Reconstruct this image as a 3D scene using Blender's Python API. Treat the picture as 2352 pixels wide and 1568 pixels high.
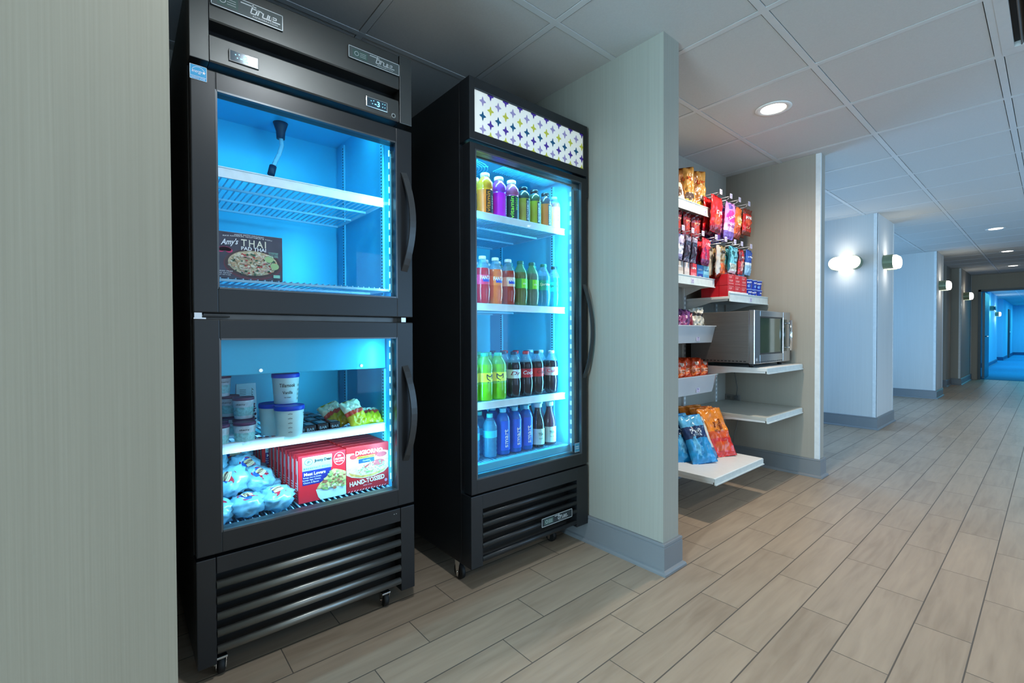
import bpy, bmesh, math, random
from mathutils import Vector, Matrix, noise
for o in list(bpy.data.objects): bpy.data.objects.remove(o)
S = bpy.context.scene; COL = S.collection
PI = math.pi; R = math.radians
# ------------------------------------------------------------ camera
cd = bpy.data.cameras.new('camera'); cam = bpy.data.objects.new('camera', cd); COL.objects.link(cam)
cd.sensor_width = 36; cd.lens = 1057.56/2352*36; cd.clip_start = .02; cd.clip_end = 100
def cam_matrix(yaw, pitch, roll, loc):
    f = Vector((-math.sin(yaw)*math.cos(pitch), math.cos(yaw)*math.cos(pitch), math.sin(pitch)))
    r = Vector((math.cos(yaw), math.sin(yaw), 0)); u = r.cross(f)
    r2 = r*math.cos(roll)+u*math.sin(roll); u2 = -r*math.sin(roll)+u*math.cos(roll)
    m = Matrix((r2, u2, -f)).transposed().to_4x4(); m.translation = loc
    return m
cam.matrix_world = cam_matrix(R(49.65), R(-.813), R(-.22), Vector((0, 0, 1)))
S.camera = cam
# ------------------------------------------------------------ world, exposure
S.view_settings.view_transform = 'Standard'; S.view_settings.look = 'None'
S.view_settings.exposure = 0.1; S.view_settings.gamma = 1; S.view_settings.use_curve_mapping = False
S.cycles.use_denoising = True; S.cycles.max_bounces = 10; S.cycles.diffuse_bounces = 5; S.cycles.glossy_bounces = 4
S.cycles.transparent_max_bounces = 24; S.cycles.sample_clamp_indirect = 6; S.cycles.caustics_reflective = False; S.cycles.caustics_refractive = False
w = bpy.data.worlds.new('world'); S.world = w; w.use_nodes = True
w.node_tree.nodes['Background'].inputs[0].default_value = (.45, .72, 1, 1)
w.node_tree.nodes['Background'].inputs[1].default_value = 1.0
def light(name, kind, loc, energy, color, size=.1, size_y=None, rot=(0,0,0), parent=None, spot=None, blend=.5, spread=None):
    l = bpy.data.lights.new(name, kind); l.energy = energy; l.color = color
    if kind == 'AREA':
        l.size = size
        if size_y: l.shape = 'RECTANGLE'; l.size_y = size_y
        if spread: l.spread = spread
    else: l.shadow_soft_size = size
    if kind == 'SPOT': l.spot_size = spot; l.spot_blend = blend
    o = bpy.data.objects.new(name, l); COL.objects.link(o)
    o.location = Vector(loc) - (wloc(parent) if parent else Vector())
    o.rotation_euler = rot; o.parent = parent
    return o
def wloc(o):
    v = Vector()
    while o: v += o.location; o = o.parent
    return v
WX = (0, R(90), 0)      # area light facing -x
EX = (0, R(-90), 0)     # area light facing +x
DAY = (.55, .78, 1.0)
# daylight outside the glazing on both sides of the hallway (areas stand outside the panes)
light('daylight_left_near', 'AREA', (-3.35, 4.85, 1.2), 70, (.24, .56, 1), 2.0, 1.9, EX)
light('daylight_left_far', 'AREA', (-3.35, 8.0, 1.2), 85, (.20, .55, 1), 2.0, 2.6, EX)
light('daylight_right', 'AREA', (2.75, 4.9, 1.15), 118, (.36, .66, 1), 2.0, 5.6, WX)
light('daylight_right_near', 'AREA', (2.75, .3, 1.15), 10, (1, .96, .90), 2.0, 2.6, WX)
light('fill_back', 'AREA', (-.15, -3.5, 1.2), 260, (.56, .84, 1), 1.7, 1.9, (R(90), 0, 0))  # unseen fill, added and tinted to brighten the divider wall

# ------------------------------------------------------------ materials
def lin(c):
    if isinstance(c, str): c = tuple(int(c[i:i+2], 16) for i in (1, 3, 5))
    return tuple(((v/255)/12.92 if v/255 <= .04045 else ((v/255+.055)/1.055)**2.4) for v in c[:3])+(1,)
MC = {}
def mat(name, col, rough=.5, metal=0, var=.06, scale=30, bump=0, emit=None, es=0, coat=0, stretch=(1,1,1), spec=None, trans=0):
    """procedural principled material: colour varied by noise"""
    if name in MC: return MC[name]
    m = bpy.data.materials.new(name); m.use_nodes = True; nt = m.node_tree; b = nt.nodes['Principled BSDF']
    c = lin(col); b.inputs['Roughness'].default_value = rough; b.inputs['Metallic'].default_value = metal
    if spec is not None: b.inputs['Specular IOR Level'].default_value = spec
    if coat: b.inputs['Coat Weight'].default_value = coat; b.inputs['Coat Roughness'].default_value = .08
    tc = nt.nodes.new('ShaderNodeTexCoord'); mp = nt.nodes.new('ShaderNodeMapping'); mp.inputs['Scale'].default_value = stretch
    nz = nt.nodes.new('ShaderNodeTexNoise'); nz.inputs['Scale'].default_value = scale; nz.inputs['Detail'].default_value = 4
    nt.links.new(tc.outputs['Object'], mp.inputs[0]); nt.links.new(mp.outputs[0], nz.inputs[0])
    rp = nt.nodes.new('ShaderNodeValToRGB'); rp.color_ramp.elements[0].position = .3; rp.color_ramp.elements[1].position = .7
    rp.color_ramp.elements[0].color = tuple(v*(1-var) for v in c[:3])+(1,); rp.color_ramp.elements[1].color = tuple(min(1, v*(1+var)) for v in c[:3])+(1,)
    nt.links.new(nz.outputs[0], rp.inputs[0]); nt.links.new(rp.outputs[0], b.inputs['Base Color'])
    if bump:
        bp = nt.nodes.new('ShaderNodeBump'); bp.inputs['Strength'].default_value = bump; bp.inputs['Distance'].default_value = .002
        nt.links.new(nz.outputs[0], bp.inputs['Height']); nt.links.new(bp.outputs[0], b.inputs['Normal'])
    if emit:
        b.inputs['Emission Color'].default_value = lin(emit); b.inputs['Emission Strength'].default_value = es
    if trans:
        out = nt.nodes['Material Output']; mx = nt.nodes.new('ShaderNodeMixShader'); tr = nt.nodes.new('ShaderNodeBsdfTransparent')
        tr.inputs[0].default_value = tuple(.5+.5*v for v in c[:3])+(1,)
        mx.inputs[0].default_value = trans; nt.links.new(b.outputs[0], mx.inputs[1]); nt.links.new(tr.outputs[0], mx.inputs[2])
        nt.links.new(mx.outputs[0], out.inputs[0])
    MC[name] = m; return m
def glass_mat(name, tint, refl=.06):
    m = bpy.data.materials.new(name); m.use_nodes = True; nt = m.node_tree; nt.nodes.clear()
    out = nt.nodes.new('ShaderNodeOutputMaterial'); tr = nt.nodes.new('ShaderNodeBsdfTransparent'); tr.inputs[0].default_value = tint
    gl = nt.nodes.new('ShaderNodeBsdfGlossy'); gl.inputs['Roughness'].default_value = .02
    fr = nt.nodes.new('ShaderNodeFresnel'); fr.inputs[0].default_value = 1.35
    nz = nt.nodes.new('ShaderNodeTexNoise'); nz.inputs['Scale'].default_value = 2
    mu = nt.nodes.new('ShaderNodeMath'); mu.operation = 'MULTIPLY'; nt.links.new(fr.outputs[0], mu.inputs[0]); mu.inputs[1].default_value = refl/.06*.4
    mx = nt.nodes.new('ShaderNodeMixShader'); nt.links.new(mu.outputs[0], mx.inputs[0])
    nt.links.new(tr.outputs[0], mx.inputs[1]); nt.links.new(gl.outputs[0], mx.inputs[2]); nt.links.new(mx.outputs[0], out.inputs[0])
    MC[name] = m; return m
BLACK = mat('black_painted_steel', (25, 27, 30), .36, var=.08, scale=6)
BLACKG = mat('black_header_steel', (92, 93, 92), .42, .9, var=.05, scale=6)
DARK = mat('deep_black', (8, 9, 10), .6)
RUB = mat('black_rubber', (14, 14, 15), .6)
STEEL = mat('stainless_steel', (190, 192, 194), .25, 1, var=.05, scale=8, stretch=(1, 1, 40))
CHROME = mat('chrome', (225, 228, 230), .1, 1)
LINER = mat('aluminium_liner_cyan_glow', (62, 196, 232), .36, .25, var=.06, scale=5)  # bare metal, with the cyan LED glow put into its colour
LINERW = mat('white_liner_cyan_glow', (95, 212, 242), .4, 0, var=.04, scale=5)  # white lining coloured cyan to carry the LED light
STRIP = mat('white_shelf_strip', (225, 240, 245), .4)
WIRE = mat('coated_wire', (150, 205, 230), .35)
GLASS = glass_mat('door_glass', (.97, .985, 1, 1))
WGLASS = glass_mat('window_glass', (.97, .99, 1, 1))
WHITE = mat('white_plastic', (228, 228, 224), .45)
SILV = mat('silver_print', (215, 222, 224), .3, .3)
LED = mat('led_strip', (200, 235, 255), .4, emit=(120, 215, 255), es=2.5)
PAPERW = mat('white_paper', (235, 235, 232), .7)
BLKINK = mat('black_ink', (16, 16, 18), .6)
WHTINK = mat('white_ink', (245, 245, 245), .5)

def wall_mat(name, c1, c2, rough=.75):
    m = bpy.data.materials.new(name); m.use_nodes = True; nt = m.node_tree; b = nt.nodes['Principled BSDF']
    tc = nt.nodes.new('ShaderNodeTexCoord'); mp = nt.nodes.new('ShaderNodeMapping'); mp.inputs['Scale'].default_value = (260, 260, 2.0)
    nz = nt.nodes.new('ShaderNodeTexNoise'); nz.inputs['Scale'].default_value = 1; nz.inputs['Detail'].default_value = 5
    mp2 = nt.nodes.new('ShaderNodeMapping'); mp2.inputs['Scale'].default_value = (12, 12, .6)
    n2 = nt.nodes.new('ShaderNodeTexNoise'); n2.inputs['Scale'].default_value = 1
    mx = nt.nodes.new('ShaderNodeMath'); mx.operation = 'ADD'
    nt.links.new(tc.outputs['Object'], mp.inputs[0]); nt.links.new(mp.outputs[0], nz.inputs[0])
    nt.links.new(tc.outputs['Object'], mp2.inputs[0]); nt.links.new(mp2.outputs[0], n2.inputs[0])
    m2 = nt.nodes.new('ShaderNodeMath'); m2.operation = 'MULTIPLY'; m2.inputs[1].default_value = .35; nt.links.new(n2.outputs[0], m2.inputs[0])
    nt.links.new(nz.outputs[0], mx.inputs[0]); nt.links.new(m2.outputs[0], mx.inputs[1])
    rp = nt.nodes.new('ShaderNodeValToRGB'); rp.color_ramp.elements[0].position = .45; rp.color_ramp.elements[1].position = .9
    rp.color_ramp.elements[0].color = lin(c1); rp.color_ramp.elements[1].color = lin(c2)
    nt.links.new(mx.outputs[0], rp.inputs[0]); nt.links.new(rp.outputs[0], b.inputs['Base Color']); b.inputs['Roughness'].default_value = rough
    bp = nt.nodes.new('ShaderNodeBump'); bp.inputs['Strength'].default_value = .12; bp.inputs['Distance'].default_value = .001
    nt.links.new(nz.outputs[0], bp.inputs['Height']); nt.links.new(bp.outputs[0], b.inputs['Normal'])
    MC[name] = m; return m
WALL = wall_mat('grey_wallpaper', (150, 149, 139), (158, 157, 147))
WALLH = wall_mat('pale_grey_wallpaper', (192, 193, 192), (200, 201, 200))
WALLD = wall_mat('taupe_wallpaper', (154, 148, 137), (161, 155, 144))
BASE = mat('grey_baseboard', (120, 124, 128), .45, var=.03, scale=4)
TRIMW = mat('pale_corner_guard', (214, 218, 220), .4)
TILE = mat('ceiling_tile', (198, 198, 196), .9, var=.03, scale=160, bump=.15)
TBAR = mat('ceiling_grid', (206, 208, 208), .5, var=.02)

def floor_mat():
    m = bpy.data.materials.new('wood_look_tile'); m.use_nodes = True; nt = m.node_tree; b = nt.nodes['Principled BSDF']
    N = nt.nodes.new; L = nt.links.new
    def M(op, a, c=None, d=None):
        n = N('ShaderNodeMath'); n.operation = op
        for i, v in enumerate((a, c, d)):
            if v is None: continue
            if isinstance(v, (int, float)): n.inputs[i].default_value = v
            else: L(v, n.inputs[i])
        return n.outputs[0]
    tc = N('ShaderNodeTexCoord'); sp = N('ShaderNodeSeparateXYZ'); L(tc.outputs['Object'], sp.inputs[0])
    W, LN = .1433, .567
    u = M('DIVIDE', M('ADD', sp.outputs[0], .162+W*40), W); row = M('FLOOR', u); fu = M('FRACT', u)
    # rows: the row from -1.595 to -1.452 is (40-10)=30 ; its joint lies at .379, next rows shift by -.189
    off = M('MULTIPLY', M('MODULO', M('SUBTRACT', 3002, row), 3), .189)
    v = M('DIVIDE', M('ADD', M('SUBTRACT', sp.outputs[1], off), LN*40), LN); vr = M('FLOOR', v); fv = M('FRACT', v)
    gx = M('MINIMUM', fu, M('SUBTRACT', 1, fu)); gy = M('MINIMUM', fv, M('SUBTRACT', 1, fv))
    dx = M('MULTIPLY', gx, W); dy = M('MULTIPLY', gy, LN); d = M('MINIMUM', dx, M('MULTIPLY', dy, 1.25))
    g = M('SMOOTH_MIN', 1, M('MULTIPLY', M('MAXIMUM', M('SUBTRACT', d, .0013), 0), 900), .1)
    cmb = N('ShaderNodeCombineXYZ'); L(row, cmb.inputs[0]); L(vr, cmb.inputs[1])
    wn = N('ShaderNodeTexWhiteNoise'); wn.noise_dimensions = '2D'; L(cmb.outputs[0], wn.inputs[0])
    add = N('ShaderNodeVectorMath'); add.operation = 'ADD'; L(tc.outputs['Object'], add.inputs[0])
    sc = N('ShaderNodeVectorMath'); sc.operation = 'SCALE'; L(wn.outputs['Color'], sc.inputs[0]); sc.inputs['Scale'].default_value = 7; L(sc.outputs[0], add.inputs[1])
    mp = N('ShaderNodeMapping'); mp.inputs['Scale'].default_value = (24, 2.2, 1); L(add.outputs[0], mp.inputs[0])
    nz = N('ShaderNodeTexNoise'); nz.inputs['Scale'].default_value = 1.6; nz.inputs['Detail'].default_value = 7; nz.inputs['Distortion'].default_value = .6; L(mp.outputs[0], nz.inputs[0])
    mp3 = N('ShaderNodeMapping'); mp3.inputs['Scale'].default_value = (4, 1.3, 1); L(add.outputs[0], mp3.inputs[0])
    n3 = N('ShaderNodeTexNoise'); n3.inputs['Scale'].default_value = 1.4; n3.inputs['Detail'].default_value = 3; L(mp3.outputs[0], n3.inputs[0])
    rp = N('ShaderNodeValToRGB'); e = rp.color_ramp.elements; e[0].position = .22; e[0].color = lin((128, 110, 92)); e[1].position = .80; e[1].color = lin((174, 155, 134))
    k = e.new(.5); k.color = lin((156, 138, 119))
    s = M('ADD', M('MULTIPLY', nz.outputs[0], .55), M('ADD', M('MULTIPLY', n3.outputs[0], .35), M('MULTIPLY', wn.outputs[0], .12)))
    L(s, rp.inputs[0])
    mx = N('ShaderNodeMix'); mx.data_type = 'RGBA'; L(g, mx.inputs[0]); mx.inputs[6].default_value = lin((84, 76, 68)); L(rp.outputs[0], mx.inputs[7])
    L(mx.outputs[2], b.inputs['Base Color'])
    rr = M('SUBTRACT', .62, M('MULTIPLY', g, .22)); L(rr, b.inputs['Roughness'])
    bp = N('ShaderNodeBump'); bp.inputs['Strength'].default_value = .5; bp.inputs['Distance'].default_value = .0015
    L(M('ADD', g, M('MULTIPLY', nz.outputs[0], .12)), bp.inputs['Height']); L(bp.outputs[0], b.inputs['Normal'])
    return m
FLOOR = floor_mat()

# ------------------------------------------------------------ geometry helpers
def bx(bm, x0, x1, y0, y1, z0, z1, mi=0, bev=0):
    r = bmesh.ops.create_cube(bm, size=1)
    vs = r['verts']
    for v in vs: v.co = Vector(((x0+x1)/2+v.co.x*abs(x1-x0), (y0+y1)/2+v.co.y*abs(y1-y0), (z0+z1)/2+v.co.z*abs(z1-z0)))
    fs = set(f for v in vs for f in v.link_faces)
    for f in fs: f.material_index = mi
    if bev:
        es = list(set(e for v in vs for e in v.link_edges))
        r = bmesh.ops.bevel(bm, geom=es, offset=bev, segments=2, affect='EDGES', profile=.6)
        for f in r['faces']: f.material_index = mi
    return bm
def box(*a, **k): return bx(bmesh.new(), *a, **k)
def rod(bm, a, b, r, seg=8, mi=0, r2=None):
    a, b = Vector(a), Vector(b); d = b-a
    q = d.to_track_quat('Z', 'Y').to_matrix().to_4x4(); q.translation = (a+b)/2
    res = bmesh.ops.create_cone(bm, cap_ends=True, segments=seg, radius1=r, radius2=r if r2 is None else r2, depth=d.length, matrix=q)
    for f in set(f for v in res['verts'] for f in v.link_faces):
        f.material_index = mi; f.smooth = len(f.verts) == 4
    return bm
def lathe(bm, prof, seg=20, mi=None, c=(0, 0, 0), axis='Z', smooth=True):
    rings = []
    for r, z in prof:
        ring = []
        for i in range(seg):
            a = 2*PI*i/seg; p = (r*math.cos(a), r*math.sin(a), z)
            if axis == 'X': p = (z, p[0], p[1])
            if axis == 'Y': p = (p[0], z, p[1])
            ring.append(bm.verts.new((p[0]+c[0], p[1]+c[1], p[2]+c[2])))
        rings.append(ring)
    for k in range(len(rings)-1):
        m = mi(k) if callable(mi) else (mi or 0)
        for i in range(seg):
            f = bm.faces.new((rings[k][i], rings[k][(i+1) % seg], rings[k+1][(i+1) % seg], rings[k+1][i])); f.material_index = m; f.smooth = smooth
    f = bm.faces.new(list(reversed(rings[0]))); f.material_index = mi(0) if callable(mi) else (mi or 0)
    f = bm.faces.new(rings[-1]); f.material_index = mi(len(rings)-2) if callable(mi) else (mi or 0)
    return bm
def prism(bm, pts, a, b, fn, mi=0):
    """polygon pts (2D) swept from a to b, fn(p, t)->xyz"""
    A = [bm.verts.new(fn(p, a)) for p in pts]; B = [bm.verts.new(fn(p, b)) for p in pts]
    n = len(pts)
    fs = [bm.faces.new(list(reversed(A))), bm.faces.new(B)]+[bm.faces.new((A[i], A[(i+1) % n], B[(i+1) % n], B[i])) for i in range(n)]
    for f in fs: f.material_index = mi
    return bm
def tube(bm, pts, r, seg=8, mi=0, w=None):
    """sweep a round (or w x r flat) section along pts"""
    pts = [Vector(p) for p in pts]; rings = []
    for i, p in enumerate(pts):
        d = (pts[min(i+1, len(pts)-1)]-pts[max(i-1, 0)]).normalized()
        s = Vector((0, 1, 0)) if w else (d.cross(Vector((0, 0, 1))) if abs(d.z) < .9 else d.cross(Vector((1, 0, 0)))).normalized()
        s = (s-d*s.dot(d)).normalized(); t = d.cross(s)
        if w:
            c = [(-w/2, -r/2), (w/2, -r/2), (w/2, r/2), (-w/2, r/2)]
            rings.append([bm.verts.new(p+s*a+t*b) for a, b in c])
        else: rings.append([bm.verts.new(p+s*r*math.cos(2*PI*k/seg)+t*r*math.sin(2*PI*k/seg)) for k in range(seg)])
    n = len(rings[0])
    for a, b in zip(rings, rings[1:]):
        for k in range(n):
            f = bm.faces.new((a[k], a[(k+1) % n], b[(k+1) % n], b[k])); f.material_index = mi; f.smooth = not w
    for rg in (rings[0], rings[-1]):
        f = bm.faces.new(rg); f.material_index = mi
    return bm
def frame(bm, x0, x1, y0, y1, z0, z1, wy, wz0, wz1, mi=0, bev=.002, wy2=None):
    wy2 = wy if wy2 is None else wy2
    bx(bm, x0, x1, y0, y0+wy, z0, z1, mi, bev); bx(bm, x0, x1, y1-wy2, y1, z0, z1, mi, bev)
    bx(bm, x0, x1, y0+wy-.002, y1-wy2+.002, z0, z0+wz0, mi, bev); bx(bm, x0, x1, y0+wy-.002, y1-wy2+.002, z1-wz1, z1, mi, bev)
    return bm
def setp(o, label=None, cat=None, group=None, kind=None):
    for k, v in (('label', label), ('category', cat), ('group', group), ('kind', kind)):
        if v: o[k] = v
    return o
def ob(name, bm, mats, parent=None, label=None, cat=None, group=None, kind=None, local=False, loc=None):
    me = bpy.data.meshes.new(name)
    if not local:
        if parent: off = wloc(parent)
        else:
            xs = [v.co for v in bm.verts]
            off = Vector(loc) if loc else Vector(((min(v.x for v in xs)+max(v.x for v in xs))/2, (min(v.y for v in xs)+max(v.y for v in xs))/2, min(v.z for v in xs)))
            if kind == 'structure' and not loc: off = Vector()
        for v in bm.verts: v.co -= off
    else: off = Vector(loc) if loc else Vector()
    bmesh.ops.recalc_face_normals(bm, faces=bm.faces)
    bm.to_mesh(me); bm.free()
    for m in (mats if isinstance(mats, (list, tuple)) else [mats]): me.materials.append(m)
    o = bpy.data.objects.new(name, me); COL.objects.link(o); o.parent = parent
    if not parent: o.location = off
    return setp(o, label, cat, group, kind)
def thing(name, loc, label, cat, group=None, rotz=0, kind=None):
    o = bpy.data.objects.new(name, None); COL.objects.link(o); o.empty_display_size = .05
    o.location = loc; o.rotation_euler = (0, 0, rotz)
    return setp(o, label, cat, group, kind)
def dup(root, loc, rot=None, label=None, group=None):
    r = root.copy(); COL.objects.link(r); r.location = loc
    if rot is not None: r.rotation_euler = rot if isinstance(rot, tuple) else (0, 0, rot)
    if label: r['label'] = label
    if group: r['group'] = group
    for ch in root.children:
        c = ch.copy(); COL.objects.link(c); c.parent = r
        for g in ch.children:
            d = g.copy(); COL.objects.link(d); d.parent = c
    return r
def struct(name, bm, m, parent=None, loc=None): return ob(name, bm, m, parent, kind='structure', loc=loc)
TX = {}
def text_geo(s, bold=0, shear=0, space=1):
    k = (s, bold, shear, space)
    if k not in TX:
        c = bpy.data.curves.new('t', 'FONT'); c.body = s; c.resolution_u = 2; c.offset = bold; c.shear = shear; c.space_character = space; c.fill_mode = 'FRONT'
        o = bpy.data.objects.new('t', c); COL.objects.link(o)
        me = bpy.data.meshes.new_from_object(o)
        vs = [(v.co.x, v.co.y) for v in me.vertices]; fs = [tuple(p.vertices) for p in me.polygons]
        bpy.data.objects.remove(o); bpy.data.curves.remove(c); bpy.data.meshes.remove(me)
        x0 = min(v[0] for v in vs); x1 = max(v[0] for v in vs); y0 = min(v[1] for v in vs); y1 = max(v[1] for v in vs)
        TX[k] = ([((x-x0), (y-y0)) for x, y in vs], fs, x1-x0, y1-y0)
    return TX[k]
def text(bm, s, fn, cu, cv, h, mi=0, width=None, bold=0, shear=0, space=1, rot=0, arc=None):
    """lettering s of bbox height h centred at (cu,cv), fn(u,v)->xyz"""
    vs, fs, W, H = text_geo(s, bold, shear, space)
    sy = h/H; sx = (width/W) if width else sy
    V = []
    for x, y in vs:
        u = (x-W/2)*sx; v = (y-H/2)*sy
        if arc: v += arc*(1-(2*u/(W*sx))**2)
        if rot: u, v = u*math.cos(rot)-v*math.sin(rot), u*math.sin(rot)+v*math.cos(rot)
        V.append(bm.verts.new(fn(cu+u, cv+v)))
    for f in fs:
        if len(set(f)) == len(f) and len(f) > 2:
            try: bm.faces.new([V[i] for i in f]).material_index = mi
            except ValueError: pass
    return bm
def poly(bm, pts, fn, mi=0):
    f = bm.faces.new([bm.verts.new(fn(u, v)) for u, v in pts]); f.material_index = mi; return bm
def quad(bm, u0, u1, v0, v1, fn, mi=0, n=1):
    for i in range(n):
        a = u0+(u1-u0)*i/n; b = u0+(u1-u0)*(i+1)/n
        poly(bm, [(a, v0), (b, v0), (b, v1), (a, v1)], fn, mi)
    return bm
def ell(bm, cu, cv, ru, rv, fn, mi=0, n=20, a0=0, a1=2*PI):
    full = abs(a1-a0-2*PI) < 1e-6
    return poly(bm, [(cu+ru*math.cos(a0+(a1-a0)*i/(n if full else n-1)), cv+rv*math.sin(a0+(a1-a0)*i/(n if full else n-1))) for i in range(n)], fn, mi)
def FX(x, y0=0, z0=0): return lambda u, v: (x, y0+u, z0+v)      # printing on a face that looks along +x
def FXr(x, y0=0, z0=0): return lambda u, v: (x, y0-u, z0+v)
def line(bm, a, b, w, fn, mi=0):
    du, dv = b[0]-a[0], b[1]-a[1]; l = math.hypot(du, dv) or 1; nx, ny = -dv/l*w/2, du/l*w/2
    return poly(bm, [(a[0]-nx, a[1]-ny), (b[0]-nx, b[1]-ny), (b[0]+nx, b[1]+ny), (a[0]+nx, a[1]+ny)], fn, mi)

# ============================================================ SETTING
CZ = 2.245
struct('floor', box(-3.2, 2.6, -3.4, 14.2, -.05, 0), FLOOR)
# ceiling: lay-in tiles
P = .566; GX = -.17; GY = 1.905
bm = box(-3.2, 2.6, -3.4, 14.2, CZ+.03, CZ+.08)
def blocked(x, y):
    return (-.17 < x < .38 and 2.45 < y < 3.03)
i0, i1, j0, j1 = -6, 5, -10, 22
for i in range(i0, i1):
    for j in range(j0, j1):
        x0 = GX+P*i; y0 = GY+P*j; cx, cy = x0+P/2, y0+P/2
        if x0 > 2.6 or x0+P < -3.2: continue
        if blocked(cx, cy): continue
        bx(bm, max(x0+.0160, -3.2), min(x0+P-.0160, 2.6), max(y0+.0160, -3.4), min(y0+P-.0160, 14.2), CZ+.002, CZ+.031, 0, 0)
struct('ceiling', bm, TILE)
bm = bmesh.new()
for i in range(i0, i1+1): bx(bm, max(GX+P*i-.013, -3.2), min(GX+P*i+.013, 2.6), -3.4, 14.2, CZ, CZ+.029)
for j in range(j0, j1+1):
    y = GY+P*j
    if -3.4 < y < 14.2: bx(bm, -3.2, 2.6, y-.013, y+.013, CZ+.0005, CZ+.028)
struct('trim_1', bm, TBAR)

def baseboard(name, path, closed=False, h=.128):
    """board and shoe moulding along a path of (x,y) corners; the wall is on the left of the walk"""
    bm = bmesh.new()
    prof = [(0, 0), (.026, 0), (.0255, .008), (.021, .015), (.013, .019), (.013, h-.018), (.0105, h-.016), (.0105, h-.012), (.013, h-.010), (.012, h-.002), (.009, h), (0, h)]
    n = len(path); rings = []
    for k, p in enumerate(path):
        p = Vector(p)
        a = (p-Vector(path[k-1])).normalized() if k > 0 else None
        b = (Vector(path[k+1])-p).normalized() if k < n-1 else None
        na = Vector((a.y, -a.x)) if a else None; nb = Vector((b.y, -b.x)) if b else None
        if na and nb:
            m = (na+nb); m = m/m.dot(na) if m.length > 1e-6 else na
        else: m = na or nb
        rings.append([bm.verts.new((p.x+m.x*d, p.y+m.y*d, z)) for d, z in prof])
    q = len(prof)
    for A, B in zip(rings, rings[1:]):
        for i in range(q): bm.faces.new((A[i], A[(i+1) % q], B[(i+1) % q], B[i]))
    bm.faces.new(rings[0]); bm.faces.new(rings[-1])
    return struct(name, bm, BASE)
# near left wall stub (its end face looks across the hallway)
struct('wall_left', box(-2.62, -1.05, -3.3, .0735, 0, CZ+.03), wall_mat('warm_grey_wallpaper', (143, 134, 118), (151, 142, 126)))
struct('wall_alcove_back', box(-2.72, -2.5, .0735, 3.78, 0, CZ+.03), WALLD)
struct('wall_divider', box(-2.5, -1.05, 1.717, 1.835, 0, CZ+.03), WALL)
baseboard('baseboard_divider', [(-2.49, 1.717), (-1.05, 1.717), (-1.05, 1.835), (-1.70, 1.835)])
struct('wall_niche_back', box(-2.5, -1.70, 1.835, 3.78, 0, CZ+.03), WALLD)
struct('wall_niche_side', box(-1.70, -1.05, 3.685, 3.78, 0, CZ+.03), WALLD)
baseboard('baseboard_niche', [(-1.70, 1.85), (-1.70, 3.685), (-1.05, 3.685), (-1.05, 3.78), (-2.6, 3.78)][::1])
struct('trim_2', box(-1.078, -1.048, 3.6825, 3.686, .128, CZ, bev=.001), TRIMW)
struct('trim_3', box(-1.0505, -1.0475, 3.6835, 3.70, .128, CZ), TRIMW)
# columns along the hallway
def column(n, x, y0, y1, m, tn):
    struct('wall_column_%d' % n, box(x-.9, x, y0, y1, 0, CZ+.03), m)
    baseboard('baseboard_column_%d' % n, [(x-.9, y0), (x, y0), (x, y1), (x-.9, y1)])
    struct('trim_%d' % tn, box(x-.03, x+.003, y0-.003, y0+.0, .128, CZ), TRIMW)
    struct('trim_%d' % (tn+1), box(x, x+.003, y0-.003, y0+.03, .128, CZ), TRIMW)
    struct('trim_%d' % (tn+2), box(x, x+.003, y1-.03, y1+.003, .128, CZ), TRIMW)
column(1, -1.19, 5.97, 6.72, WALLH, 4)
column(2, -1.16, 9.45, 10.07, WALLH, 7)
column(3, -1.16, 12.3, 13.98, WALLD, 10)
struct('wall_bay_left', box(-2.4, -1.30, 11.7, 12.28, 0, CZ+.03), WALLD)
baseboard('baseboard_bay', [(-2.4, 11.7), (-1.30, 11.7), (-1.30, 12.29)])
# outer walls with glazing
def glazed(name, x, spans, t, y_lo, y_hi, mat_, n0):
    bm = bmesh.new(); y = y_lo
    for a, b in spans:
        if a > y: bx(bm, x, x+t, y, a, 0, CZ+.03)
        bx(bm, x, x+t, a, b, 0, .22); bx(bm, x, x+t, a, b, 2.1, CZ+.03); y = b
    if y < y_hi: bx(bm, x, x+t, y, y_hi, 0, CZ+.03)
    struct(name, bm, mat_)
    for k, (a, b) in enumerate(spans):
        f = bmesh.new(); cx = x+t/2
        frame(f, cx-.03, cx+.03, a, b, .22, 2.1, .05, .05, .05)
        m = (a+b)/2; bx(f, cx-.025, cx+.025, m-.02, m+.02, .27, 2.05)
        fo = struct('window_%d' % (n0+k), f, TRIMW)
        ob('pane', box(cx-.004, cx+.004, a+.04, b-.04, .26, 2.06), WGLASS, fo)
glazed('wall_window_left', -3.2, [(3.95, 5.75), (6.85, 9.2)], .16, 3.6, 14.2, WALLH, 1)
glazed('wall_window_right', 2.44, [(-1.0, 1.6), (2.2, 4.6), (5.0, 7.6)], .16, -3.4, 14.2, WALLH, 3)
bm = bmesh.new(); bx(bm, .72, 2.6, -3.4, -3.24, 0, CZ+.03); bx(bm, -1.05, .72, -3.4, -3.24, 0, .2); bx(bm, -1.05, .72, -3.4, -3.24, 2.15, CZ+.03)
struct('wall_back', bm, WALL)
fo = bmesh.new()
for a, b in ((-1.05, -.99), (-.19, -.13), (.66, .72)): bx(fo, a, b, -3.36, -3.28, .2, 2.15)
bx(fo, -1.05, .72, -3.36, -3.28, .2, .26); bx(fo, -1.05, .72, -3.36, -3.28, 2.09, 2.15)
fo = struct('window_6', fo, TRIMW); ob('pane', box(-1.0, .68, -3.325, -3.315, .24, 2.1), WGLASS, fo)  # added window out of view, placed to let the back fill in

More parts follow.
